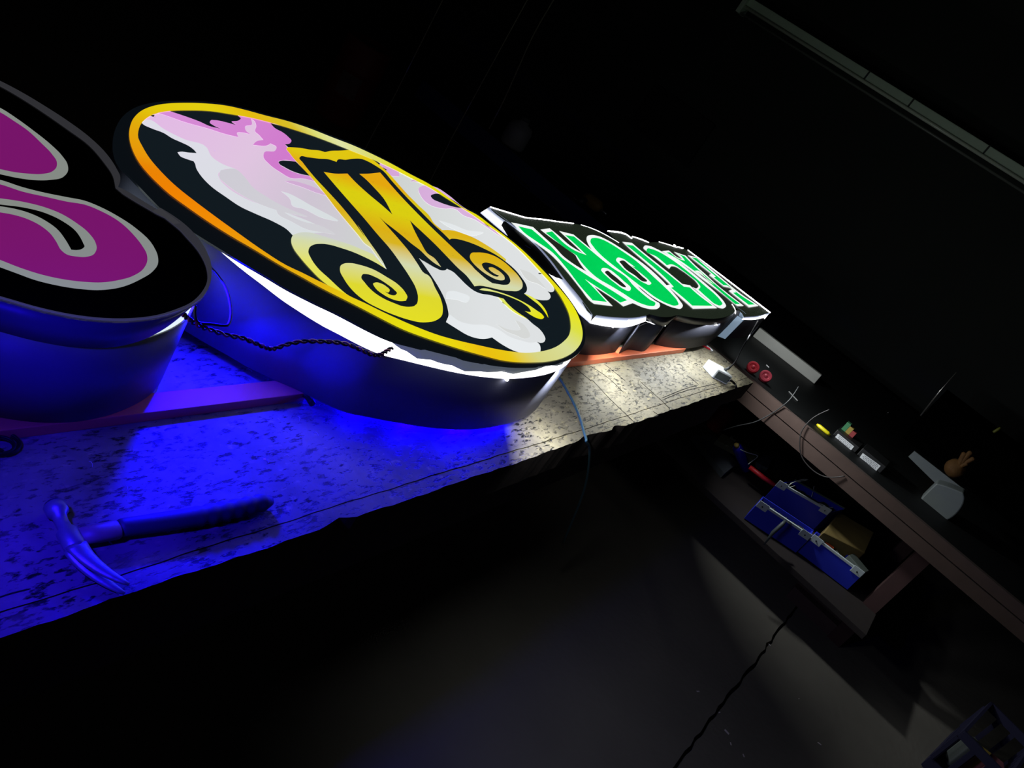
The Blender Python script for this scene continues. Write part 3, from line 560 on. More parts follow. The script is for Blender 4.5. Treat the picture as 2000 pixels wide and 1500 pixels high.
# lettering
green = mat('green_letter_print', (0, 190, 80), .3, em=.92, emc=lin((0, 216, 92))); wht = mat('white_letter_print', (220, 224, 222), .3, em=.98, emc=lin((248, 252, 250)))
LET = [
 ("K 1370,515 1380,475 1430,461 1520,473 1650,530 1800,620 2000,755 L 200,535 400,700 530,830 640,950 720,1050 757,1120 735,1150 650,1143 500,1085 350,1000 200,880 0,740 K 1700,880 1550,762 1430,640 1385,565",
  "K 1420,540 1432,508 1480,497 1560,513 1700,583 1850,680 2000,785 L 200,575 380,740 520,870 620,970 690,1060 702,1098 665,1113 560,1087 430,1022 250,892 0,700 K 1700,840 1550,712 1460,612",
  [("K 1755,780 1772,757 1830,763 1920,818 2000,880 L 100,598 220,698 320,788 347,825 325,842 270,825 140,745 0,645 K 1800,842", "K 1800,805 1835,790 1925,850 L 133,642 220,724 290,798 262,802 130,717 0,624 K 1830,845")]),
 ("K 770,390* 890,372* 1000,462 1150,592 1322,697* 1190,570 1015,408* 1200,453* 1330,560 1450,660 1600,790 1800,930 2000,1080 L 190,880 300,975 400,1050 455,1088 460,1118 430,1152 370,1160 250,1140 130,1090 0,1030 K 1800,1240 1600,1112 1450,1010 1330,890 1265,795 1225,720* 1150,662 900,490",
  "K 838,430* 922,412* 1100,585 1230,668 1372,722* 1250,605 1090,460* 1208,480* 1350,595 1500,722 1700,882 1900,1022 L 100,835 200,930 330,1035 402,1085 390,1112 330,1117 240,1095 100,1030 0,965 K 1700,1130 1500,1010 1400,922 1300,810 1240,725* 1100,632",
  [("K 1560,915 1575,892 1620,890 1680,915 1760,975 1850,1055 1945,1172 1930,1187 1860,1167 1750,1092 1640,1003 1580,945", "K 1612,938 1640,925 1700,968 1790,1040 1880,1142 1845,1135 1760,1080 1660,1000")]),
 ("K 390,295* 672,355* 800,472 960,618 1060,728 1200,835 1400,955 1560,1060 1750,1180 1900,1275 1975,1345* 1850,1390* 1750,1312 1600,1212 1470,1130* 1570,1240 1712,1386* 1470,1356* 1425,1325 1300,1170 1100,920 900,710 700,560 540,440",
  "K 480,345* 660,388* 800,508 940,640 1040,748 1180,852 1380,985 1560,1097 1700,1182 1900,1310* 1810,1340* 1650,1230 1500,1132 1348,1033* 1450,1132 1637,1332* 1450,1310* 1300,1140 1100,880 930,690 700,530 560,430", []),
 ("L 245,355 260,333 320,335 420,376 560,452 700,542 850,657 1000,782 1130,893 1230,988 1300,1073 1320,1120 1292,1146 1230,1141 1150,1092 1000,972 880,868* 935,888 962,862 930,803 850,733 740,653 650,603 605,602 582,634* 543,605* 400,490 300,412",
  "L 285,387 300,368 350,375 450,415 600,505 760,620 900,732 1050,860 1180,970 1250,1048 1273,1090 1252,1110 1190,1097 1080,1012 960,905* 985,872 955,818 860,735 750,652 660,592 600,574 552,588* 420,478", []),
 ("L -31,280* 95,296* 200,385 400,545 600,705 750,830* 850,848* 900,895 1050,1020 1206,1146* 890,1152* 760,1040 640,932 543,848* 590,838* 520,772 400,662 250,532 100,402",
  "L 15,318* 110,330* 200,405 400,567 600,727 770,865* 850,876* 950,965 1147,1115* 880,1112* 780,1022 605,880* 640,870* 560,782 400,632 200,467", []),
 ("L 485,402* 575,395* 700,490 755,510* 700,458 640,410* 795,462* 900,570 1050,702 1200,840 1400,1000 1552,1116* 1468,1117* 1420,1080 1300,980 1150,868 1000,758 850,642 700,540",
  "L 543,421* 585,418* 700,500 785,530* 745,475 685,432* 782,472* 900,590 1050,722 1200,852 1380,1000 1506,1093* 1440,1092* 1300,975 1100,808 900,655 700,512",
  [("L 912,658* 955,658 1050,740 1162,836* 1075,785 980,712", "L 950,672* 1050,750 1120,808* 1010,730")]),
 ("L 820,455* 920,480* 1100,618 1300,788 1500,950 1747,1115* 1620,1133* 1480,1020 1355,917* 1400,905* 1378,880* 1290,862* 1100,712* 1130,700* 1000,597",
  "L 875,487* 932,492* 1100,640 1300,805 1500,970 1697,1097* 1615,1102* 1500,1015 1410,945* 1452,940* 1420,905 1332,850* 1285,845* 1160,745* 1187,735* 1050,622", []),
]
dark_v = mat('black_counter_print', (20, 24, 20), .25, em=.75, emc=lin((36, 44, 34)))
for i, (ws, gs, cs) in enumerate(LET):
    a = Art(ZF2+.0001+.0003*i); a.piece(ws, wht, 5); L_ = a.make('letter_outline', fsign)
    b = Art(ZF2+.0002+.0003*i); b.piece(gs, green, 5)
    for cw, ck in cs: b.piece(cw, wht, 5); b.piece(ck, dark_v, 5)
    b.make('letter', fsign)
# ---------------------------------------------------------------- purple lettered sign
ZB3, ZF3 = .171, .219
PRIM = "X -420,500 -300,200 -150,110 P 0,45 200,150 400,270 600,400 800,550 950,700 1030,820 1065,900 1060,950 1042,985* 1100,1010 1250,1100 1400,1190 1600,1310 Q 1420,35 1600,150 1720,260 1820,400 1868,520 1873,640 1850,740 1790,830 1700,895 1560,955 1400,998 1200,1025 1000,1030 700,1003 400,944 0,832 X -150,548 -350,560"
PIN = "X -410,500 -300,215 -150,122 P 0,85 200,200 400,330 600,470 800,620 920,760 1000,880 1028,1003* 1180,1100 1400,1230 1600,1370 Q 1460,120 1650,290 1780,450 1835,580 1838,680 1790,780 1700,870 1560,935 1400,985 1200,1013 1000,1018 700,992 400,934 0,822 X -150,540 -340,552"
psign = thing('curvy_sign', at(100, 560, 0)+Vector((0, 0, BODY)), 'black curvy sign with magenta lettering outlined in grey, cut off by the left edge', 'sign', 'signs in a row on the workbench')
pf = plane_poly(PRIM, ZF3, 4); pi_ = plane_poly(PIN, ZF3, 4)
charcoal = mat('charcoal_return', (92, 94, 98), .5, noise=.08)
pbody = offset(pf, -.008)
wallring(pbody, BZ+BODY, BZ+ZB3, .003).make('return_wall', charcoal, psign, sm=True)
lit3 = mat('lit_inner_wall', (225, 235, 235), .5, em=1.0, emc=lin((226, 240, 242)))
wallring(offset(pf, -.012), BZ+ZB3-.004, BZ+ZF3-.004, .003).make('light_band', lit3, psign, sm=True)
MB().prism(pf, BZ+ZF3-.004, BZ+ZF3).make('face_panel', mat('black_acrylic', (4, 4, 5), .12), psign, weld=False)
# raised grey trim around the face
ro3 = pf; n_ = len(ro3) 
def nearest_inner(p):
    b = None; bd = 9
    for i in range(len(pi_)):
        a = Vector(pi_[i-1]); c = Vector(pi_[i]); e = c-a; t = max(0, min(1, (Vector(p)-a).dot(e)/max(e.length_squared, 1e-12))); q = a+e*t; d = (q-Vector(p)).length
        if d < bd: bd = d; b = q
    return b
mb = MB(); v = []; f = []
for i, p in enumerate(ro3):
    q = nearest_inner(p); v += [(p[0], p[1], BZ+ZF3-.004), (p[0], p[1], BZ+ZF3+.002), (q.x, q.y, BZ+ZF3+.002), (q.x, q.y, BZ+ZF3-.001)]
    j = (i+1) % n_; f += [(4*i, 4*j, 4*j+1, 4*i+1), (4*i+1, 4*j+1, 4*j+2, 4*i+2), (4*i+2, 4*j+2, 4*j+3, 4*i+3)]
mb.add(v, f).make('trim_edge', mat('grey_trim', (92, 92, 98), .2, coat=.5, em=.10, emc=lin((150, 150, 160))), psign, sm=False)
# dark skirt below the face; it lifts away towards the far end and shows the lit wall
sk = mat('dark_skirt', (84, 88, 94), .35)
v = []; f = []; pr = pf; cx = at(100, 560, ZF3)
def skz(x, y):
    px_t = (Vector((x, y))-Vector(tuple(at(115, 658, ZB3))[:2])).dot((Vector(tuple(at(385, 620, ZF3))[:2])-Vector(tuple(at(115, 658, ZB3))[:2])).normalized())
    L_ = (Vector(tuple(at(385, 620, ZF3))[:2])-Vector(tuple(at(115, 658, ZB3))[:2])).length
    t = px_t/L_; t = max(0, min(1, t)); return ZB3-.002+(t**3)*(ZF3-.003-ZB3)
for i, (x, y) in enumerate(pr):
    z0 = BZ+skz(x, y) if x > cx.x-.35 else BZ+ZB3
    v += [(x, y, BZ+ZF3-.002), (x, y, z0)]; j = (i+1) % len(pr); f.append((2*i, 2*j, 2*j+1, 2*i+1))
so = link('skirt', v, f, sk, psign, smooth_sh=True); md = so.modifiers.new('thick', 'SOLIDIFY'); md.thickness = .0015; md.offset = -1
silv = mat('grey_letter_outline', (120, 124, 120), .3, em=.8, emc=lin((146, 152, 146))); mag = mat('magenta_letter', (96, 16, 92), .3, em=.9, emc=lin((124, 22, 110)))
blk3 = mat('black_film', (4, 4, 5), .12)
a = Art(ZF3)
a.piece("X -300,330 -200,220 -80,190 P 0,275 150,370 300,480 450,600 550,700 600,780 602,840 560,890 450,915 300,917 150,897 0,865 X -120,320 -250,345", silv)
a.piece("X -290,325 -195,235 -80,205 P 0,315 120,390 250,480 370,592 460,685 505,760 500,805 465,840 380,862 250,860 120,845 0,820 X -120,312 -250,335", mag)
a.piece("X -300,430 -120,345 P 0,915 200,980 400,1030 600,1070 750,1100 900,1160 1050,1240 1200,1340 Q 1360,364 1403,470 1400,530 1355,592 1250,660 1100,725 900,757 700,747 500,715 300,665 150,610 0,555 X -120,480", silv)
a.piece("X -290,428 -120,352 P 0,955 200,1020 400,1065 600,1110 750,1135 900,1195 1050,1280 1200,1420 Q 1262,364 1303,440 1307,500 1272,570 1180,632 1050,670 900,690 750,685 550,660 350,615 180,560 0,490 X -120,465", mag)
a.piece("X -200,390* -80,380 P 0,1080 200,1110 400,1160 550,1220 680,1300 790,1390 850,1480 Q 858,385 832,440 770,462 680,460 590,440 540,400 500,330 450,260 380,200 250,130 100,85 0,68 X -80,405", silv)
a.piece("X -160,393* -60,391 P 0,1135 200,1160 400,1210 550,1280 680,1380 Q 740,345 750,370 722,395 680,403 633,400* 580,310 520,230 400,140 250,70 100,30 0,14 X -60,396", blk3)
a.make('lettering', psign)
# ================================================================== THINGS ON THE WORKBENCH
def led(x, y, z, host, m):
    p = at(x, y, z); MB().lathe([(.0, 0), (.0035, .001), (.0045, .004), (.0035, .007), (0, .008)], p-Vector((0, 0, .004)), seg=10).make('led_diode', m, host, sm=True)
ledm = mat('led_glow', (255, 255, 255), .3, em=8, emc=(1, 1, 1))
led(990, 741, ZB+.002, oval, ledm); led(1197, 637.5, ZB2+.003, fsign, ledm)
# --- claw hammer lying on its side
steel = mat('worn_steel', (150, 152, 148), .45, metal=.6, noise=.25, nscale=40, bump=.15); steel2 = mat('polished_steel', (170, 172, 178), .25, metal=.9)
yl_w = mat('ash_handle', (150, 132, 104), .5, noise=.3, nscale=30); rub = mat('dark_rubber_grip', (62, 60, 70), .6)
h0 = at(168, 1046, .014); h1 = at(528, 977, .014); hd = (h1-h0); hd.z = 0; HL = hd.length; hd.normalize(); kd = Vector((hd.y, -hd.x, 0))   # kd: towards the claws
if kd.x < 0: kd = -kd
ham = thing('claw_hammer', Vector((h0.x, h0.y, BZ)), 'steel claw hammer lying on its side near the front edge of the workbench', 'hammer')
c0 = h0-hd*.020
def oval_tube(path, rx, rz, seg=14):
    mb = MB(); n = len(path); v = []
    for i, p in enumerate(path):
        t = (path[min(i+1, n-1)]-path[max(i-1, 0)]).normalized(); a = Vector((-t.y, t.x, 0)).normalized(); b = Vector((0, 0, 1))
        for k in range(seg): q = 2*math.pi*k/seg; v.append(p+a*math.cos(q)*rx[i]+b*math.sin(q)*rz[i])
    f = [(i*seg+k, i*seg+(k+1) % seg, (i+1)*seg+(k+1) % seg, (i+1)*seg+k) for i in range(n-1) for k in range(seg)]+[tuple(range(seg))[::-1], tuple((n-1)*seg+k for k in range(seg))]
    return mb.add(v, f)
zc = Vector((0, 0, 0))
hp = lambda s, w=0, dz=0: h0+hd*(HL*s)+kd*w+Vector((0, 0, dz))
oval_tube([hp(-.03), hp(.05), hp(.14), hp(.15)], [.013, .014, .0145, .013], [.010, .011, .0115, .010]).make('handle', yl_w, ham, sm=True)
gp = []; ga = []; gb = []
for i in range(45):
    s = .15+.85*i/44; gp.append(hp(s, -.002+.006*math.sin((s-.15)*3.2))); ridge = .0016*(1 if (i % 4) < 2 else -.4) if s > .55 else 0
    prof = .013+.003*math.sin((s-.1)*3.4); prof *= (.8 if i == 0 else 1)*(.55 if i == 44 else 1)*(.9 if i == 43 else 1); ga.append(prof+ridge); gb.append(.0125+ridge*.6 if i < 43 else .008)
oval_tube(gp, ga, gb).make('grip', rub, ham, sm=True)
# head: face, neck, cheek, then two claws curving back towards the grip
kp = lambda s, b=0, dz=0: c0+kd*s+hd*b+Vector((0, 0, dz))
hp_ = [kp(-.062, .002), kp(-.060, .002), kp(-.046, .002), kp(-.040, .001), kp(-.030, 0), kp(-.018, 0), kp(-.012, 0), kp(.014, 0), kp(.022, .001)]
oval_tube(hp_, [.011, .014, .014, .009, .0085, .009, .014, .014, .011], [.011, .0135, .0135, .009, .0085, .009, .0125, .0125, .010], 18).make('head', steel, ham, sm=True)
oval_tube([kp(-.0635, .002), kp(-.062, .002)], [.012, .0125], [.0115, .012], 18).make('striking_face', steel2, ham)
for sgn in (1, -1):
    cp = []; ca = []; cb = []
    for i in range(14):
        t = i/13; s = .016+.080*t; cp.append(kp(s, .004*t+.030*t*t, sgn*(.0045+.0045*t)-.002*t)); ca.append(.0125*(1-t)**.7+.0024); cb.append(.0052*(1-t)**.5+.0012)
    oval_tube(cp, ca, cb, 10).make('claw', steel, ham, sm=True)
# --- power adapter
wh = mat('off_white_plastic', (196, 200, 200), .45, noise=.06); dkp = mat('dark_plastic', (26, 30, 30), .5)
aL, aM, aR = at(1371, 717, 0), at(1390.5, 737.5, 0), at(1419, 752, 0); aB = aL+aR-aM; AH = .042
ad = thing('power_adapter', (aL+aR)/2, 'white box-shaped power adapter with black cables at the far corner of the workbench', 'power adapter')
MB().prism([(p.x, p.y) for p in (aL, aM, aR, aB)], BZ+.0005, BZ+AH).make('housing', wh, ad, bevel=.003)
ec = (aR-aM).normalized(); eo = (aM-aL).normalized(); mbx = MB()
q = [aM+eo*.0012+ec*.006+Vector((0, 0, .005)), aR+eo*.0012-ec*.006+Vector((0, 0, .005)), aR+eo*.0012-ec*.006+Vector((0, 0, AH-.006)), aM+eo*.0012+ec*.006+Vector((0, 0, AH-.006))]
mbx.add(q+[p-eo*.002 for p in q], [(0, 1, 2, 3), (4, 7, 6, 5), (0, 4, 5, 1), (1, 5, 6, 2), (2, 6, 7, 3), (3, 7, 4, 0)]).make('end_panel', mat('grey_end_panel', (66, 74, 70), .6, noise=.2, nscale=60), ad)
top = (aL+aR)/2+Vector((0, 0, AH)); MB().tube([top+ec*.02, top+ec*.02+Vector((.01, 0, .02))], [.007, .005], 10).make('plug', dkp, ad)
MB().tube(crv([top+ec*.02+Vector((.01, 0, .018)), at(1437, 705, .055), at(1447, 684, .07), at(1459, 664, .10), at(1470, 645, .12), at(1480, 627, ZB2)]), .0032, 8).make('cable', bl, ad, sm=True)
MB().tube(crv([aR+Vector((0, 0, .02))-ec*.01, at(1430, 745, .012), at(1436, 751, .005), at(1438, 757, .003), aty(1441, 775, 3.5)]), .0045, 8).make('cable', bl, ad, sm=True)
# --- red and white pencils by the far end
rw = mat('red_lacquer', (190, 40, 50), .4)
for (x0, y0, x1, y1), m, lb in (((1368, 672, 1388, 683), rw, 'red pencil lying on the workbench beside the green lettered sign'), ((1374, 671, 1393, 686), wh, 'white pencil lying on the workbench beside the red pencil')):
    tag(MB().tube([at(x0, y0, .004), at(x0*.1+x1*.9, y0*.1+y1*.9, .004), at(x1, y1, .004)], [.0042, .0042, .0008], 6).make('pencil', m), lb, 'pencil', 'pencils at the far end of the bench')
# --- teal cable crossing the bench and hanging over its edge
teal = mat('teal_cable', (50, 84, 96), .4)
tag(MB().tube(crv([at(1085, 722, .004), at(1093, 738, .004), at(1103, 755, .004), at(1122, 790, .004), at(1134, 820, .004), at(1141, 845, .004), at(1145, 858, .003), Vector((BE+.006, at(1148, 862, 0).y, BZ-.004)), atx(1152, 885, BE+.01), atx(1140, 960, BE+.015), atx(1100, 1060, BE+.02)]), .0038, 8).make('signal_cable', teal, sm=True),
    'teal cable crossing the bright bench top and hanging over its front edge', 'cable')
# --- twisted red and black wire from the purple sign to the round sign
wp = crv([at(x, y, z) for x, y, z in ((356, 610, .200), (362, 618, .196), (374, 627, .190), (392, 638, .183), (415, 646, .172), (445, 655, .160), (475, 661, .152), (500, 671, .148), (520, 679, .146), (535, 681, .147), (560, 673, .153), (590, 667, .160), (620, 667, .165), (650, 668, .170), (680, 673, .174), (705, 683, .178), (725, 692, .180), (742, 693, .184), (755, 686, .188), (766, 679, .192))], 8)
tw = thing('twisted_wire', (wp[0].x, wp[0].y, BZ+.1), 'twisted red and black wire strung between the purple sign and the round sign', 'wire')
redw = mat('red_wire', (120, 26, 34), .45)
for ph, m in ((0, redw), (math.pi, bl)):
    P = []
    for i, p in enumerate(wp):
        t = (wp[min(i+1, len(wp)-1)]-wp[max(i-1, 0)]).normalized(); a = Vector((0, 0, 1)).cross(t).normalized(); b = t.cross(a); k = i*.75+ph
        P.append(p+(a*math.cos(k)+b*math.sin(k))*.0026)
    MB().tube(P, .0023, 7).make('strand', m, tw, sm=True)
for d_ in (-4, 5): MB().tube([at(755, 686, .188), at(762, 680+d_*.3, .191), at(768+d_*.4, 676, .196)], .0009, 5).make('bare_end', mat('tinned_copper', (170, 140, 120), .3, metal=.8), tw)
# --- stiff black wire loop at the end of the purple sign
lw = thing('cable_loop', at(430, 600, .1), 'stiff black wire loop sticking out of the purple sign towards the round sign', 'wire')
MB().tube(crv([at(382, 598, .205), at(381, 612, .199), at(383, 624, .192), at(390, 631, .187), at(412, 633, .185), at(438, 636, .183), at(447, 632, .183), at(451, 612, .186), at(448, 585, .19), at(440, 560, .193), at(427, 540, .194), at(413, 524, .195), at(404, 515, .17), Vector((-.985, .950, BZ+.150))]), .0024, 8).make('cable', bl, lw, sm=True)
# --- coil of black wire at the left
cw_ = at(6, 884, .003); cp = []
for i in range(90):
    a = i*.26; r_ = .019+.006*math.sin(i*.13); cp.append(cw_+Vector((math.cos(a)*r_-.012, math.sin(a)*r_*1.1, .002+.00006*i)))
tag(MB().tube(cp+[cp[-1]+Vector((.012, .006, -.001)), cp[-1]+Vector((.02, .012, -.002))], .0022, 7).make('wire_coil', bl, sm=True), 'small coil of black wire on the bench beside the left end of the orange rail', 'wire')
# --- scrap of black tape at the end of the rail
tp = at(598, 777, .012); tm = MB()
tm.tube(crv([tp+Vector((-.02, -.018, -.005)), tp+Vector((-.006, -.004, .004)), tp+Vector((.006, .004, 0)), tp+Vector((.014, .012, -.008))]), [.003]*6+[.006]*7+[.007]*5+[.003], 7)
tag(tm.make('tape_scrap', mat('black_tape', (12, 12, 14), .6)), 'crumpled scrap of black tape at the end of the orange rail', 'tape')
# --- metal shavings
shm = mat('bright_shaving', (210, 200, 225), .3, metal=.6)
first = None
SH = [(449, 731, 1.2), (409, 755, .1), (543, 820, .2), (584, 817, -.3), (618, 847, .3), (487, 723, .8), (247, 954, -.5), (355, 913, 1.3), (373, 857, .6), (300, 900, .2), (178, 906, 0), (420, 905, 1), (520, 900, .4), (640, 905, .7), (560, 890, 1.4), (760, 905, .4)]
NEAR = ['between the two left signs', 'just behind the orange rail', 'in front of the orange rail end', 'right of the orange rail end', 'below the round sign', 'beside the round sign foot', 'above the hammer handle', 'in the middle of the bench front', 'near the orange rail', 'left of the bench middle', 'near the black wire coil', 'above the hammer grip', 'above the grip end', 'right of the hammer grip', 'between round sign and bench edge', 'rightmost, below the round sign']
for i, ((x, y, a), nr) in enumerate(zip(SH, NEAR)):
    p = at(x, y, .0008)
    if first is None:
        o = first = MB().tube([p+Vector((-.006, 0, 0)), p+Vector((-.002, .001, .002)), p+Vector((.002, .001, .0015)), p+Vector((.006, -.001, 0))], [.0003, .0006, .0006, .0003], 5).make('metal_shaving', shm)
    else:
        o = first.copy(); COL.objects.link(o); o.location = Vector((p.x, p.y, BZ+.0002))
    o.rotation_euler = (0, 0, a); tag(o, 'tiny bright metal shaving on the bench, '+nr, 'shaving', 'metal shavings on the workbench')

# ================================================================== SECOND WORKBENCH BEYOND THE FIRST
TZ = -.099                      # its top, relative to the first bench top
brown = mat('red_brown_board', (58, 42, 35), .85, noise=.25, nscale=12, bump=.2); blackm = mat('grimy_black', (10, 10, 11), .5); black2 = mat('oily_black_top', (7, 9, 9), .6, spec=.25)
t2 = thing('second_workbench', (0, 4.3, 0), 'low bench with red-brown front boards standing across the end of the workbench', 'workbench')
def tb_(name, lo, hi, m, **k): return MB().box((lo[0], lo[1], BZ+lo[2]), (hi[0], hi[1], BZ+hi[2])).make(name, m, t2, **k)
tb_('bench_top', (-1.7, 3.90, TZ-.03), (1.0, 5.95, TZ), black2)
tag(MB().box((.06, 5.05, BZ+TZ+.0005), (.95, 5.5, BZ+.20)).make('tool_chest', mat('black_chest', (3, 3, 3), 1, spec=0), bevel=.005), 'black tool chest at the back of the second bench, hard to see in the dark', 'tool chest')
tb_('front_board', (-1.7, 3.868, TZ-.049), (1.0, 3.898, TZ+.002), brown); tb_('front_board', (-1.7, 3.866, TZ-.115), (1.0, 3.898, TZ-.055), brown)
LS = -.60
tb_('lower_shelf', (-1.4, 3.72, LS-.03), (.50, 4.9, LS), mat('shelf_board', (34, 27, 24), .8, noise=.3), bevel=.002)
for lx, ly in ((.46, 4.02), (.46, 4.85), (-1.4, 4.02), (-1.4, 5.8), (.46, 5.8)): tb_('leg', (lx-.035, ly-.035, -BZ), (lx+.035, ly+.035, TZ-.03), mat('red_brown_leg', (50, 26, 24), .8, noise=.3))
for yy_, zz in ((4.0, -.80), (4.09, -.80)): tb_('floor_runner', (.17, yy_, -BZ), (.46, yy_+.06, zz+.02), mat('raw_runner', (64, 48, 44), .85, noise=.25))
# --- parts bins
bblue = mat('blue_plastic_bin', (40, 52, 190), .45, spec=.4); tabw = mat('pale_bin_edge', (188, 200, 200), .5, noise=.12, nscale=30)
backlip = mat('green_grey_edge', (84, 98, 88), .6, noise=.2, nscale=30)
def bin_(label, fl, fr, ztop, depth_v, h, floorz):
    """open-topped bin: two front-top corners, depth vector, height"""
    FL, FR = at(*fl, ztop), at(*fr, ztop); D = Vector(depth_v); BLc, BRc = FL+D, FR+D; ux = (FR-FL).normalized(); uy = D.normalized(); t = .006
    r = thing('parts_bin', Vector(((FL.x+BRc.x)/2, (FL.y+BRc.y)/2, FL.z-h)), label, 'bin', 'blue parts bins under the second bench')
    def slab(a, b, th, n, m, nm, z0, z1, bev=.001):
        mb = MB(); q = [a, b, b+n*th, a+n*th]; mb.prism([(p.x, p.y) for p in q], z0, z1); return mb.make(nm, m, r, bevel=bev)
    zt = FL.z; zb = zt-h
    slab(FL, FR, t, uy, bblue, 'front_wall', zb, zt-.002)
    slab(BLc, BRc, -t, uy, bblue, 'back_wall', zb, zt); (slab(BLc-uy*.008, BRc-uy*.008, .008, uy, backlip, 'lip', zt+.0005, zt+.008) if 'upper' in label else None); slab(FL+uy*t, BLc-uy*t, t, ux, bblue, 'side_wall', zb, zt-.003); slab(FR+uy*t, BRc-uy*t, -t, ux, bblue, 'side_wall', zb, zt-.003)
    MB().prism([(p.x, p.y) for p in (FL+uy*t, FR+uy*t, BRc-uy*t, BLc-uy*t)], zb, zb+t).make('base', bblue, r)
    # pale lip with two pierced tabs
    slab(FL-uy*.002, FR-uy*.002, .012, uy, tabw, 'lip', zt-.002, zt+.010)
    for A0, s in ((FL, 1), (FR, -1)):
        a = A0-uy*.004; b = A0+ux*s*.055-uy*.004; q = [a, b] if s > 0 else [b, a]
        o = slab(q[0], q[1], .003, uy, tabw, 'tab', zt-.020, zt+.018, .002)
        c = (q[0]+q[1])/2; MB().lathe([(.004, 0), (.004, .0015)], Vector((c.x, c.y, zt-.004))-uy*.0015, axis=tuple(uy), seg=10).make('hole', blackm, r)
    return FL, FR, D, ux, uy, zb
B1 = bin_('bright blue parts bin full of scrap, the upper one behind the other two', (1519, 943), (1621, 1001), LS+.185, (.04, .20, 0), .13, LS)
for o in [o for o in bpy.data.objects if o.name.startswith('parts_bin') and o.type == 'EMPTY']: pass
B2 = bin_('dark blue parts bin at the left end of the front row', (1481, 982), (1583, 1050), LS+.11, (-.01, .11, 0), .105, LS)
B3 = bin_('blue parts bin at the right end of the front row, with an orange packet', (1586, 1048), (1685, 1123), LS+.11, (.0, .10, 0), .105, LS)
# riser block that the upper bin stands on
c_ = B1[0]+(B1[1]-B1[0])*.5+B1[2]*.5
tag(MB().box((c_.x-.13, c_.y-.09, BZ+LS+.0005), (c_.x+.13, c_.y+.09, B1[5]-.0005)).make('riser_block', dark_wood), 'dark wooden block under the upper blue parts bin', 'block')
# contents
scrapm = mat('mixed_dark_scrap', (44, 48, 46), .7, noise=.8, nscale=60)
for B_, wh_ in ((B1, 'upper'), (B2, 'left front'), (B3, 'right front')):
    rnd = random.Random(len(wh_)); mb = MB(); nx, ny = 14, 10; v = []; f = []
    for j in range(ny):
        for i in range(nx):
            p = B_[0]+(B_[1]-B_[0])*(.09+.82*i/(nx-1))+B_[2]*(.16+.70*j/(ny-1)); v.append((p.x, p.y, B_[0].z-.026+rnd.uniform(-.014, .012)))
            if i and j: k = j*nx+i; f.append((k-nx-1, k-nx, k, k-1))
    o = link('scrap_pile', v, f, scrapm); md = o.modifiers.new('thick', 'SOLIDIFY'); md.thickness = .02; md.offset = -1
    tag(o, 'heap of dark mixed scrap filling the %s parts bin' % wh_, 'scrap', kind='stuff')
def in_bin(B, u, v, dz): return B[0]+(B[1]-B[0])*u+B[2]*v+Vector((0, 0, dz))
scr = mat('grey_scrap', (120, 132, 128), .4, metal=.4, noise=.2); clear = mat('clear_film', (110, 130, 124), .15)
def scrap_box(name, B, u, v, sx, sy, sz, rz, m, label, cat, tilt=0, base=.012):
    p = in_bin(B, u, v, 0); z = B[5]+base
    R_ = Matrix.Rotation(rz, 3, 'Z') @ Matrix.Rotation(tilt, 3, 'Y'); mb = MB().box((-sx/2, -sy/2, 0), (sx/2, sy/2, sz), R_, Vector((p.x, p.y, z)))
    return tag(mb.make(name, m, bevel=.002), label, cat)
scrap_box('clear_packet', B1, .35, .55, .085, .07, .05, .3, clear, 'crumpled clear packet inside the upper blue bin', 'packet', .15)
scrap_box('metal_offcut', B1, .72, .5, .06, .10, .03, -.4, scr, 'flat grey metal offcut inside the upper blue bin', 'offcut', .1)
scrap_box('metal_plate', B1, .16, .7, .03, .08, .07, .1, scr, 'upright metal plate at the left end of the upper blue bin', 'plate')
scrap_box('orange_packet', B3, .30, .30, .045, .012, .105, .3, mat('orange_card', (214, 84, 40), .5, noise=.3, nscale=60), 'small orange packet standing in the right front bin', 'packet', 0)
scrap_box('grey_box', B3, .80, .62, .10, .07, .11, -.2, mat('grey_green_box', (70, 78, 72), .6), 'grey box leaning in the right end of the front bins', 'box', .1)
scrap_box('white_sachet', B3, .48, .42, .05, .04, .09, .8, mat('white_sachet', (170, 180, 172), .5), 'white sachet beside the orange packet in the right front bin', 'packet', .3)
scrap_box('metal_offcut', B2, .4, .5, .10, .06, .05, .5, scr, 'grey offcut lying in the left front bin', 'offcut', .2)
wm = mat('pale_wire', (176, 182, 172), .4)
p = in_bin(B1, .16, .15, 0); wl = [p+Vector((a, b, c)) for a, b, c in ((-.01, 0, -.02), (0, .01, .03), (.02, .06, .055), (.035, .10, .06), (.035, .105, .055), (.015, .05, .04), (-.005, .02, .02), (.0, .0, .0), (.015, .02, .02))]
tag(MB().tube(crv(wl), .0016, 6).make('wire_bundle', wm, sm=True), 'loop of pale wire sticking out of the upper blue bin', 'wire')
for i, (u, v_, a, ln) in enumerate(((.62, .3, .4, .06), (.86, .35, 1.2, .05), (.45, .8, 2.0, .07))):
    p = in_bin(B1, u, v_, -.02); d = Vector((math.cos(a), math.sin(a), .5)).normalized()*ln
    tag(MB().tube([p, p+d*.5+Vector((0, 0, .006)), p+d], .0018, 6).make('nail', wm), 'thin pale nail sticking up in the upper blue bin, %s' % ('near its middle', 'at its right end', 'at its back')[i], 'nail', 'nails in the upper blue bin')
# file handle leaning on the left front bin
tag(MB().tube([at(1534, 1017, LS+.145), at(1528, 1024, LS+.130), at(1510, 1040, LS+.075), at(1492, 1064, LS+.01)], [.006, .010, .009, .003], 10).make('file_handle', mat('grey_handle', (62, 70, 70), .5), sm=True), 'grey tool handle leaning over the front edge of the left front bin', 'tool')
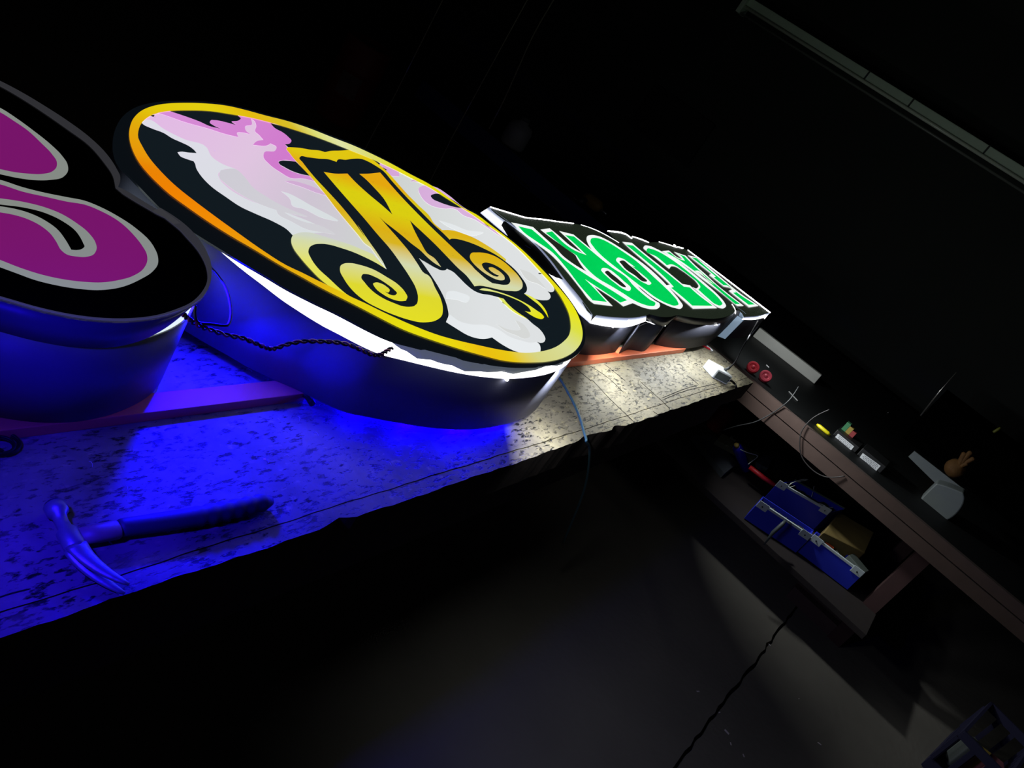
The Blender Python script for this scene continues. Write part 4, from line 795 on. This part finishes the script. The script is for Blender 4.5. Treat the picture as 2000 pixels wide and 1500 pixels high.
# wood block on the shelf
wbm = mat('yellow_wood_block', (104, 88, 46), .7, noise=.3, nscale=18, bump=.2)
q = [at(1608, 1040, LS+.16), at(1690, 1080, LS+.16), at(1708, 1040, LS+.16), at(1640, 1000, LS+.16)]
wb = thing('wood_block', Vector(((q[0].x+q[2].x)/2, (q[0].y+q[2].y)/2, BZ+LS)), 'yellowish wooden block right of the upper blue parts bin', 'block')
MB().prism([(p.x, p.y) for p in q], BZ+LS+.07, BZ+LS+.16).make('block', wbm, wb, bevel=.006); MB().prism([(p.x, p.y) for p in offset([tuple(p)[:2] for p in q], -.01)] if False else offset([tuple(p)[:2] for p in q], -.01), BZ+LS+.0005, BZ+LS+.07).make('base_block', dark_wood, wb) if False else None
MB().prism(offset([tuple(p)[:2] for p in q], -.012), BZ+LS+.0005, BZ+LS+.0702).make('base_block', dark_wood, wb, weld=False)
# --- clutter at the left end of the shelf
def shelf_pt(x, y, dz): return at(x, y, LS+dz)
can = thing('spray_can', shelf_pt(1452, 915, 0), 'glossy blue spray can leaning at the left end of the shelf', 'can')
ca, cb_ = shelf_pt(1457, 915, .02), shelf_pt(1438, 868, .16); ax = (cb_-ca); ln = ax.length; ax.normalize()
MB().lathe([(.001, 0), (.026, .001), (.028, .01), (.028, ln*.82), (.024, ln*.88), (.016, ln*.93), (.012, ln*.93)], ca, axis=tuple(ax), seg=24).make('body', mat('glossy_blue', (28, 22, 170), .15, coat=.6), can, sm=True)
MB().lathe([(.013, 0), (.013, .016), (.008, .02), (.001, .021)], ca+ax*(ln*.93), axis=tuple(ax), seg=16).make('nozzle', mat('dull_yellow', (150, 130, 60), .5), can, sm=True)
tag(MB().tube(crv([shelf_pt(1446, 878, .15), shelf_pt(1460, 884, .15), shelf_pt(1477, 889, .145), shelf_pt(1479, 893, .14), shelf_pt(1470, 900, .13), shelf_pt(1461, 907, .11)]), .0022, 7).make('wire_hook', mat('pale_hook_wire', (190, 196, 184), .4), sm=True), 'bent pale wire hook beside the blue spray can', 'wire')
tag(MB().tube([shelf_pt(1464, 912, .10), shelf_pt(1490, 932, .10), shelf_pt(1517, 950, .10)], [.012, .013, .011], 10).make('plastic_bar', mat('red_plastic', (186, 30, 36), .45), sm=True), 'red plastic bar lying on the shelf left of the upper blue bin', 'bar')
q = [shelf_pt(1409, 848, .10), shelf_pt(1480, 888, .10), shelf_pt(1494, 876, .10), shelf_pt(1420, 836, .10)]
tag(MB().prism([(p.x, p.y) for p in q], BZ+LS+.03, BZ+LS+.06).make('wood_offcut', mat('green_grey_wood', (104, 106, 84), .8, noise=.3, nscale=14, bump=.3), bevel=.003), 'grey-green wooden offcut lying behind the blue spray can', 'offcut')
q = [shelf_pt(1475, 902, .03), shelf_pt(1500, 915, .03), shelf_pt(1510, 893, .03), shelf_pt(1487, 886, .03)]
tag(MB().prism([(p.x, p.y) for p in q], BZ+LS+.0005, BZ+LS+.03).make('grey_card', mat('grey_card', (82, 86, 84), .8)), 'square of grey card on the shelf behind the red bar', 'card')
for i, (x, y, rx) in enumerate(((1413, 862, .02), (1423, 870, .024), (1432, 858, .016))):
    pc = shelf_pt(x, y, .05+.01*i); mb = MB(); cp = [pc+Vector((math.cos(a*.35)*rx, math.sin(a*.35)*rx*.8, .004*math.sin(a))) for a in range(37)]
    tag(mb.tube(cp, .003, 6).make('wire_ring', wm if i == 0 else mat('dull_ring', (92, 94, 84), .5), sm=True), ('pale wire ring', 'dull wire ring', 'small dull ring')[i]+' in the clutter left of the blue spray can', 'ring', 'wire rings on the shelf')
tr = shelf_pt(1400, 905, 0)
q = [shelf_pt(1354, 850, .03), shelf_pt(1415, 925, .03), shelf_pt(1440, 905, .03), shelf_pt(1395, 850, .03)]
tag(MB().prism([(p.x, p.y) for p in q], BZ+LS+.0005, BZ+LS+.03).make('grey_tray', mat('grey_tray', (66, 70, 76), .6, noise=.2)), 'shallow grey tray at the far left of the shelf', 'tray')
rj = thing('red_canister', shelf_pt(1392, 838, 0), 'dull red canister under the far corner of the workbench', 'canister')
pc = shelf_pt(1392, 838, 0); rjm = mat('dull_red_canister', (150, 40, 34), .5)
MB().lathe([(.001, .001), (.045, .002), (.05, .01), (.05, .13), (.035, .155), (.02, .16)], pc, seg=24).make('body', rjm, rj, sm=True); MB().lathe([(.02, .16), (.022, .162), (.022, .18), (.001, .182)], pc, seg=16).make('cap', dkp, rj, sm=True)
# thin black cable across the front boards
tag(MB().tube(crv([aty(1410, 841, 3.84), aty(1440, 832, 3.84), aty(1475, 824, 3.845), aty(1510, 806, 3.86), aty(1541, 782, 3.86), aty(1560, 755, 3.9)]), .0028, 7).make('thin_cable', mat('grey_cable', (36, 38, 38), .6), sm=True), 'thin grey cable hanging across the red-brown front boards', 'cable', 'cables on the second bench')
tag(MB().tube(crv([aty(1620, 800, 3.86), aty(1590, 815, 3.86), aty(1568, 838, 3.855), aty(1562, 862, 3.85), aty(1566, 892, 3.85), aty(1587, 918, 3.85), aty(1615, 932, 3.85), aty(1650, 930, 3.86)]), .0028, 7).make('thin_cable', mat('brown_cable', (30, 26, 25), .6), sm=True), 'thin dark cable hanging in a loop in front of the bins', 'cable', 'cables on the second bench')
# --- on its top
def tp2(x, y, dz=0): return at(x, y, TZ+dz)
capm = mat('red_cap_plastic', (206, 44, 60), .4); capm2 = mat('pink_red_cap', (196, 66, 84), .45)
for (x, y, m, lb) in ((1471.5, 716.5, capm, 'bright red round cap on the dark bench top, the left of two'), (1496, 734, capm2, 'faded pink-red round cap on the dark bench top, the right of two')):
    p = tp2(x, y, .032); axis = (CAM-p).normalized()*.75+Vector((0, 0, .45)); axis.normalize()
    c = thing('bottle_top', Vector((p.x, p.y, BZ+TZ)), lb, 'cap', 'red caps on the second bench')
    MB().lathe([(.001, -.02), (.027, -.02), (.030, -.016), (.030, .0), (.028, .003), (.018, .003), (.017, .0005), (.001, .0005)], p, axis=tuple(axis), seg=28).make('cap', m, c, sm=False, bevel=.001)
    MB().lathe([(.009, 0), (.009, .002), (.001, .0022)], p, axis=tuple(axis), seg=16).make('hub', m, c, sm=True)
alu = mat('painted_grey_bar', (176, 176, 168), .5, noise=.08)
bA, bB = tp2(1470, 657), tp2(1590, 750); tA = atx(1480, 643, bA.x)
u = (bB-bA).normalized(); nn = Vector((-u.y, u.x, 0))
tag(MB().prism([(p.x, p.y) for p in (bA, bB, bB+nn*.03, bA+nn*.03)], BZ+TZ+.0005, BZ+TZ+.062).make('metal_bar', alu, bevel=.003), 'long pale grey metal bar lying on the dark bench beyond the signs', 'bar')
paper = mat('label_paper', (188, 190, 192), .7); inkm = mat('label_ink', (60, 60, 66), .8)
def label_box(px, lbl, seedr):
    A_, B_, C_, D_ = [aty(x, y, 4.06) for x, y in px]       # top-left, top-right, bottom-right, bottom-left of the label
    r = thing('storage_box', Vector(((A_.x+B_.x)/2, 4.14, BZ+TZ)), lbl, 'box', 'black boxes with paper labels')
    x0, x1 = min(A_.x, D_.x)-.015, max(B_.x, C_.x)+.02
    MB().box((x0, 4.062, BZ+TZ+.0005), (x1, 4.20, max(A_.z, B_.z)+.012)).make('box_body', blackm, r, bevel=.003)
    q = [Vector((p.x, 4.0605, p.z)) for p in (A_, B_, C_, D_)]; lb_ = MB().add(q+[p+Vector((0, .001, 0)) for p in q], [(0, 1, 2, 3), (4, 7, 6, 5), (0, 4, 5, 1), (1, 5, 6, 2), (2, 6, 7, 3), (3, 7, 4, 0)]).make('paper_label', paper, r)
    rnd = random.Random(seedr); mb = MB()
    for i in range(4):                               # unreadable small print
        t = (i+.8)/4.8; L0 = q[0].lerp(q[3], t); R0_ = q[1].lerp(q[2], t); s = .08+rnd.random()*.1
        while s < .9:
            e = min(.92, s+.04+rnd.random()*.1); a = L0.lerp(R0_, s)+Vector((0, -.0004, 0)); b = L0.lerp(R0_, e)+Vector((0, -.0004, 0)); s = e+.03
            mb.box((min(a.x, b.x), a.y-.0002, min(a.z, b.z)-.001), (max(a.x, b.x), a.y+.0003, min(a.z, b.z)+.0012))
    mb.make('small_print', inkm, lb_)['kind'] = 'stuff'
label_box(((1637, 847), (1668, 872), (1660, 882), (1628, 857)), 'black storage box with a white printed label, the left of two', 3)
label_box(((1685, 885), (1720, 910), (1711, 920), (1677, 896)), 'black storage box with a white printed label, the right of two', 5)
tag(MB().tube([tp2(1596, 829, .006), tp2(1600, 832, .008), tp2(1617, 846, .008), tp2(1621, 850, .006)], [.005, .009, .009, .006], 10).make('marker_pen', mat('yellow_marker', (190, 178, 20), .4), sm=True), 'bright yellow marker pen lying left of the labelled black boxes', 'marker')
pk = aty(1655, 850, 4.14); cols = [mat('packet_green', (50, 110, 70), .5), mat('packet_yellow', (140, 120, 50), .5), mat('packet_red', (130, 44, 44), .5)]
pk = Vector((aty(1652, 850, 4.12).x, 4.13, 0)); zt_ = max(v.co.z for v in bpy.data.objects['storage_box'].children[0].data.vertices)+bpy.data.objects['storage_box'].location.z
pkt = thing('seed_packet', Vector((pk.x, pk.y, zt_)), 'green yellow and red packet on top of the left labelled box', 'packet')
for i, m in enumerate(cols): MB().box((pk.x-.035+i*.022, pk.y-.012, zt_+.0006), (pk.x-.014+i*.022, pk.y+.02, zt_+.045-.008*i)).make('colour_panel', m, pkt)
tag(MB().tube([aty(1798, 812, 5.02), aty(1835, 765, 5.02), aty(1840, 759, 5.02), aty(1868, 727, 5.02)], [.005, .005, .003, .0022], 8).make('metal_rod', mat('rod_steel', (180, 176, 170), .25, metal=.8), sm=True), 'thin metal rod standing upright on the dark bench', 'rod')
gr = mat('grey_plastic_sheet', (82, 88, 86), .6, noise=.1)
A_ = [aty(x, y, 4.3) for x, y in ((1774, 892), (1786, 881), (1888, 960), (1883, 967), (1828, 945))]
mb = MB(); n = len(A_); mb.add([p for p in A_]+[p+Vector((0, .012, 0)) for p in A_], [tuple(range(n))[::-1], tuple(range(n, 2*n))]+[(i, (i+1) % n, n+(i+1) % n, n+i) for i in range(n)])
tag(mb.make('grey_strip', gr), 'pale grey plastic strip leaning above the grey jug', 'strip')
A_ = [aty(x, y, 4.2) for x, y in smooth(pts("X 1792,984 1808,964 1829,944* 1850,950 1882,963* 1884,975 1872,1000 1855,1014 1830,1019 1808,1006"), 3)]
mb = MB(); n = len(A_); mb.add([p for p in A_]+[p+Vector((0, .10, 0)) for p in A_], [tuple(range(n))[::-1], tuple(range(n, 2*n))]+[(i, (i+1) % n, n+(i+1) % n, n+i) for i in range(n)])
tag(mb.make('grey_jug', gr, bevel=.006), 'dim grey plastic jug at the right end of the dark bench', 'jug')
gv = mat('ochre_glove', (96, 64, 24), .8, noise=.3, nscale=40, bump=.4)
g0 = aty(1866, 915, 4.85); mb = MB()
mb.lathe([(.001, -.05), (.035, -.045), (.05, -.02), (.052, .01), (.04, .035), (.001, .045)], g0, axis=(.2, -.6, .5), seg=18)
glv = thing('work_glove', Vector((g0.x, g0.y, g0.z-.05)), 'ochre work glove lying on the second bench above the grey jug', 'glove'); mb.make('palm', gv, glv, sm=True)
for (x, y), r_ in (((1885, 884), .014), ((1897, 882), .013), ((1903, 895), .012), ((1890, 905), .013)):
    MB().tube(crv([g0+Vector((.01, -.01, .01)), (g0+aty(x, y, 4.83))/2+Vector((0, -.01, .008)), aty(x, y, 4.83)], 5), [r_*1.1]*5+[r_]*5+[r_*.6], 9).make('finger', gv, glv, sm=True)
tag(MB().tube([aty(1932, 850, 5.2), aty(1935, 848, 5.2), aty(1950, 838, 5.2), aty(1954, 835, 5.2)], [.005, .008, .008, .004], 8).make('highlighter', mat('green_yellow_marker', (128, 132, 46), .5), sm=True), 'yellow-green highlighter at the far right of the second bench', 'marker')
p = aty(1735, 806, 5.32); tag(MB().lathe([(.001, -.008), (.006, -.006), (.008, 0), (.006, .006), (.001, .008)], p, seg=14).make('ball_knob', mat('chrome_knob', (220, 220, 220), .1, metal=1), sm=True), 'tiny shiny round knob in the dark above the labelled boxes', 'knob')
tag(MB().tube([tp2(1541, 765, .004), tp2(1558, 783, .004)], .003, 7).make('metal_pin', mat('pin_steel', (190, 190, 186), .3, metal=.6)), 'thin bright metal pin lying on the dark bench near the front boards', 'pin')
tag(MB().tube([tp2(1497, 713, .003), tp2(1502, 718, .003)], .003, 7).make('screw', mat('screw_steel', (220, 220, 220), .3, metal=.5)), 'short bright screw just above the pink-red cap', 'screw')

# ================================================================== BACK AND SIDES OF THE WORKSHOP
fx = thing('fluorescent_fixture', (-1.2, 6.38, BZ+1.36), 'long unlit fluorescent light fixture high on the back wall', 'light fixture')
fxm = mat('fixture_paint', (216, 236, 214), .45, noise=.06); X0, X1 = -2.78, .10
def fb(name, lo, hi, m, **k): return MB().box((lo[0], lo[1], BZ+lo[2]), (hi[0], hi[1], BZ+hi[2])).make(name, m, fx, **k)
fb('housing', (X0, 6.28, 1.415), (X1, 6.4995, 1.475), fxm, bevel=.004); fb('end_cap', (X0-.02, 6.24, 1.345), (X0+.015, 6.36, 1.478), fxm, bevel=.004); fb('end_cap', (X1-.015, 6.24, 1.345), (X1+.02, 6.36, 1.478), fxm, bevel=.004)
MB().tube([(X0+.012, 6.27, BZ+1.402), (X1-.012, 6.27, BZ+1.402)], .012, 14).make('tube', mat('glass_tube', (236, 245, 226), .2), fx, sm=True)
MB().tube([(X0+.012, 6.27, BZ+1.352), (X1-.012, 6.27, BZ+1.352)], .009, 14).make('tube', mat('dusty_tube', (120, 124, 118), .3), fx, sm=True)
for xx in (X0+1.06, X0+1.42, X0+2.0): fb('joint_strap', (xx, 6.276, 1.412), (xx+.012, 6.5-.001, 1.478), mat('joint_strap', (60, 66, 60), .6))
# black board standing in for a dark window opening in the back wall
P0, P1 = aty(1285, 165, 6.49), aty(1320, 300, 6.49)
nb_ = thing('window_board', (P0.x+.25, 6.47, P1.z), 'black square board standing in for a dark window in the back wall', 'board')
MB().box((P0.x, 6.46, P1.z), (P0.x+.62, 6.499, P0.z)).make('panel', mat('black_board', (8, 8, 9), .7), nb_); MB().box((P0.x-.03, 6.455, P1.z-.03), (P0.x+.65, 6.4595, P1.z)).make('frame_edge', blackm, nb_)
# third bench with a blue front board, behind the round sign
Y3 = 5.3; zA = (aty(1000, 330, Y3).z+aty(1120, 425, Y3).z)/2
t3 = thing('blue_bench', (-3.0, Y3+.4, 0), 'dark bench with a dull blue front board behind the signs', 'workbench')
dblue = mat('dull_blue_steel', (34, 50, 104), .5, noise=.15)
MB().box((-4.3, Y3+.03, zA+.05), (-1.9, Y3+1.0, zA+.09)).make('bench_top', black2, t3); MB().box((-4.3, Y3, zA-.05), (-1.9, Y3+.029, zA+.092)).make('front_board', dblue, t3)
for lx, ly in ((-4.2, Y3+.1), (-2.0, Y3+.1), (-4.2, Y3+.9), (-2.0, Y3+.9)): MB().box((lx-.035, ly-.035, 0), (lx+.035, ly+.035, zA+.05)).make('leg', blackm, t3)
zt3 = zA+.09
def on3(x, y): 
    d = ray(x, y); t = (zt3-CAM.z)/d.z; return CAM+d*t
p = aty(985, 306, Y3+.14); jug = thing('plastic_bottle', Vector((p.x, p.y, zt3)), 'grey-white plastic bottle standing on the blue bench', 'bottle'); p = jug.location.copy()
MB().lathe([(.001, .001), (.09, .002), (.10, .02), (.10, .14), (.085, .18), (.04, .20), (.035, .215)], p, seg=24).make('body', mat('milky_plastic', (150, 150, 152), .5), jug, sm=True); MB().lathe([(.036, .215), (.038, .216), (.038, .24), (.001, .242)], p, seg=18).make('cap', gr, jug, sm=True)
p = on3(1093, 398); dr = thing('yellow_drill', Vector((p.x, Y3+.15, zt3)), 'dull yellow power tool lying on the blue bench', 'power tool'); p = dr.location+Vector((0, 0, .05))
MB().tube([p+Vector((-.09, 0, 0)), p+Vector((-.05, 0, .005)), p+Vector((.05, 0, .005)), p+Vector((.08, 0, 0))], [.025, .045, .045, .02], 14).make('motor_housing', mat('dull_yellow_tool', (140, 110, 44), .5), dr, sm=True)
MB().tube([p+Vector((-.04, 0, 0)), p+Vector((-.055, -.10, -.03))], [.024, .02], 12).make('grip', dkp, dr, sm=True); MB().tube([p+Vector((.08, 0, 0)), p+Vector((.14, 0, 0))], [.012, .008], 10).make('chuck', steel2, dr, sm=True)
for i, (xa, ya, xb, yb) in enumerate(((1118, 391, 1127, 399), (1076, 405, 1095, 412), (962, 356, 1012, 402))):
    a_, b_ = aty(xa, ya, Y3-.005 if i else Y3+.1), aty(xb, yb, Y3-.005 if i else Y3+.1)
    if i == 0: b_.z = a_.z = zt3+.0062
    else: a_.z = b_.z = max(zA-.03, min(zA+.07, (a_.z+b_.z)/2))
    tag(MB().tube([a_, b_], .006, 6).make('metal_strip', mat('strip_steel_%s' % 'abc'[i], (150, 148, 140) if i < 2 else (74, 72, 66), .35, metal=.5)), ('short bright metal strip lying beside the yellow power tool', 'short grey strip fixed to the blue front board', 'long dull strip fixed along the blue front board')[i], 'strip', 'metal strips on the blue bench')
# red drum with a pale printed patch, far left on the floor
p = at(655, 232, -.85); dm = thing('red_drum', Vector((p.x, p.y, 0)), 'dark red drum with a faint pale print, far back behind the round sign', 'drum')
dist = (p-CAM).length; R_ = 42/FPX*dist; Hh = 150/FPX*dist
redm = mat('dark_red_drum', (120, 20, 22), .5, noise=.2, nscale=6)
MB().lathe([(.001, .001), (R_*.97, .002), (R_, .02), (R_, Hh*.33), (R_*1.03, Hh*.35), (R_, Hh*.37), (R_, Hh*.64), (R_*1.03, Hh*.66), (R_, Hh*.68), (R_, Hh*.98), (R_*.95, Hh), (R_*.9, Hh*.985), (.001, Hh*.985)], dm.location, seg=36).make('body', redm, dm, sm=True)
vd = (CAM-dm.location); vd.z = 0; vd.normalize(); sd = Vector((-vd.y, vd.x, 0)); v = []; f = []
for i in range(9):
    a_ = -.55+i*.11; c_ = dm.location+(vd*math.cos(a_)+sd*math.sin(a_))*(R_+.003)
    for h_ in (.36, .62): v.append(c_+Vector((0, 0, Hh*h_)))
    if i: f.append((2*i-2, 2*i, 2*i+1, 2*i-1))
link('printed_patch', v, f, mat('faded_print', (120, 96, 92), .7, noise=.9, nscale=30), dm)
# hanging cords
for i, (pp, Yc, r_) in enumerate((("X 1081,0 1045,62 1006,147 985,194 955,252", 4.6, .004), ("X 766,196 740,240 715,287 690,330", 4.0, .003), ("X 884,266 862,310 841,352 820,390", 4.2, .003))):
    P = [aty(x, y, Yc) for x, y in smooth(pts(pp), 4, False)]; topz = Vector((P[0].x, P[0].y, CZ-.001))
    tag(MB().tube([topz]+P, r_, 6).make('hanging_cord', mat('pale_cord_%s' % 'abc'[i], (150, 144, 130), .6)), ('thin pale cord hanging from the ceiling above the green lettered sign', 'thin cord hanging behind the top of the round sign, leftmost', 'thin cord hanging behind the middle of the round sign')[i], 'cord', 'cords hanging from the ceiling')
# blue crate on the floor at the lower right
cA, cB, cC = at(1886, 1428, -.60), at(1938, 1372, -.60), at(1975, 1520, -.60); cD = cB+(cC-cA); cr = thing('blue_crate', Vector(((cA.x+cD.x)/2, (cA.y+cD.y)/2, 0)), 'dim blue plastic crate of scraps on the floor at the lower right', 'crate')
crm_ = mat('blue_crate_plastic', (18, 17, 50), .7); 
def cwall(a, b):
    d = (b-a).normalized(); n_ = Vector((-d.y, d.x, 0)); q = [a-n_*.006, b-n_*.006, b+n_*.006, a+n_*.006]
    mb = MB().prism([(p.x, p.y) for p in q], BZ-.64, BZ-.60); mb.prism([(p.x, p.y) for p in q], .001, .06)
    L_ = (b-a).length; k = max(2, int(L_/.06))
    for i in range(k+1):
        c = a.lerp(b, i/k); w_ = d*.010; qq = [c-w_-n_*.005, c+w_-n_*.005, c+w_+n_*.005, c-w_+n_*.005]; mb.prism([(p.x, p.y) for p in qq], .06, BZ-.64)
    mb.make('slatted_side', crm_, cr, weld=False)
for a, b in ((cA, cB), (cB, cD), (cD, cC), (cC, cA)): cwall(a, b)
MB().prism([(p.x, p.y) for p in (cA, cB, cD, cC)], .002, .012).make('base', crm_, cr)
cc = (cA+cD)/2
for i, (dx, dy, m, nm, lb) in enumerate(((.02, .03, cols[1], 'yellow_scrap', 'small yellow scrap in the blue crate'), (-.05, -.02, gr, 'grey_scrap', 'grey scrap in the blue crate'), (.05, -.06, mat('pinkish_scrap', (110, 60, 70), .7), 'pink_scrap', 'pinkish scrap in the blue crate'))):
    tag(MB().box((-.04, -.03, 0), (.04, .03, .13+.02*i), Matrix.Rotation(.7*i+.3, 3, 'Z'), Vector((cc.x+dx, cc.y+dy, .0125))).make(nm, m, bevel=.006), lb, 'scrap', 'scraps in the blue crate')
# chips of litter on the floor
lit_m = mat('pale_litter', (190, 180, 180), .7); fl = None
for i, (x, y, lb) in enumerate(((1419, 1430, 'right of the crack, largest'), (1363, 1351, 'left of the crack'), (1427, 1453, 'just below the largest one'), (1503, 1260, 'beside the crack, farthest'), (1405, 1392, 'beside the crack, in its middle'), (1452, 1476, 'nearest the lower edge'), (1600, 1453, 'far right of the crack'), (1560, 1365, 'tiny, right of the crack middle'))):
    p = at(x, y, -BZ)
    if fl is None: o = fl = MB().box((-.010, -.004, 0), (.010, .004, .003)).make('litter_chip', lit_m, bevel=.001)
    else: o = fl.copy(); COL.objects.link(o)
    o.location = (p.x, p.y, .0005); o.rotation_euler = (0, 0, i*1.1); s = (1, .7, .6, .6, .5, .6, .8, .4)[i]; o.scale = (s, s, s)
    tag(o, 'pale chip of litter on the floor, '+lb, 'litter', 'litter chips on the floor')
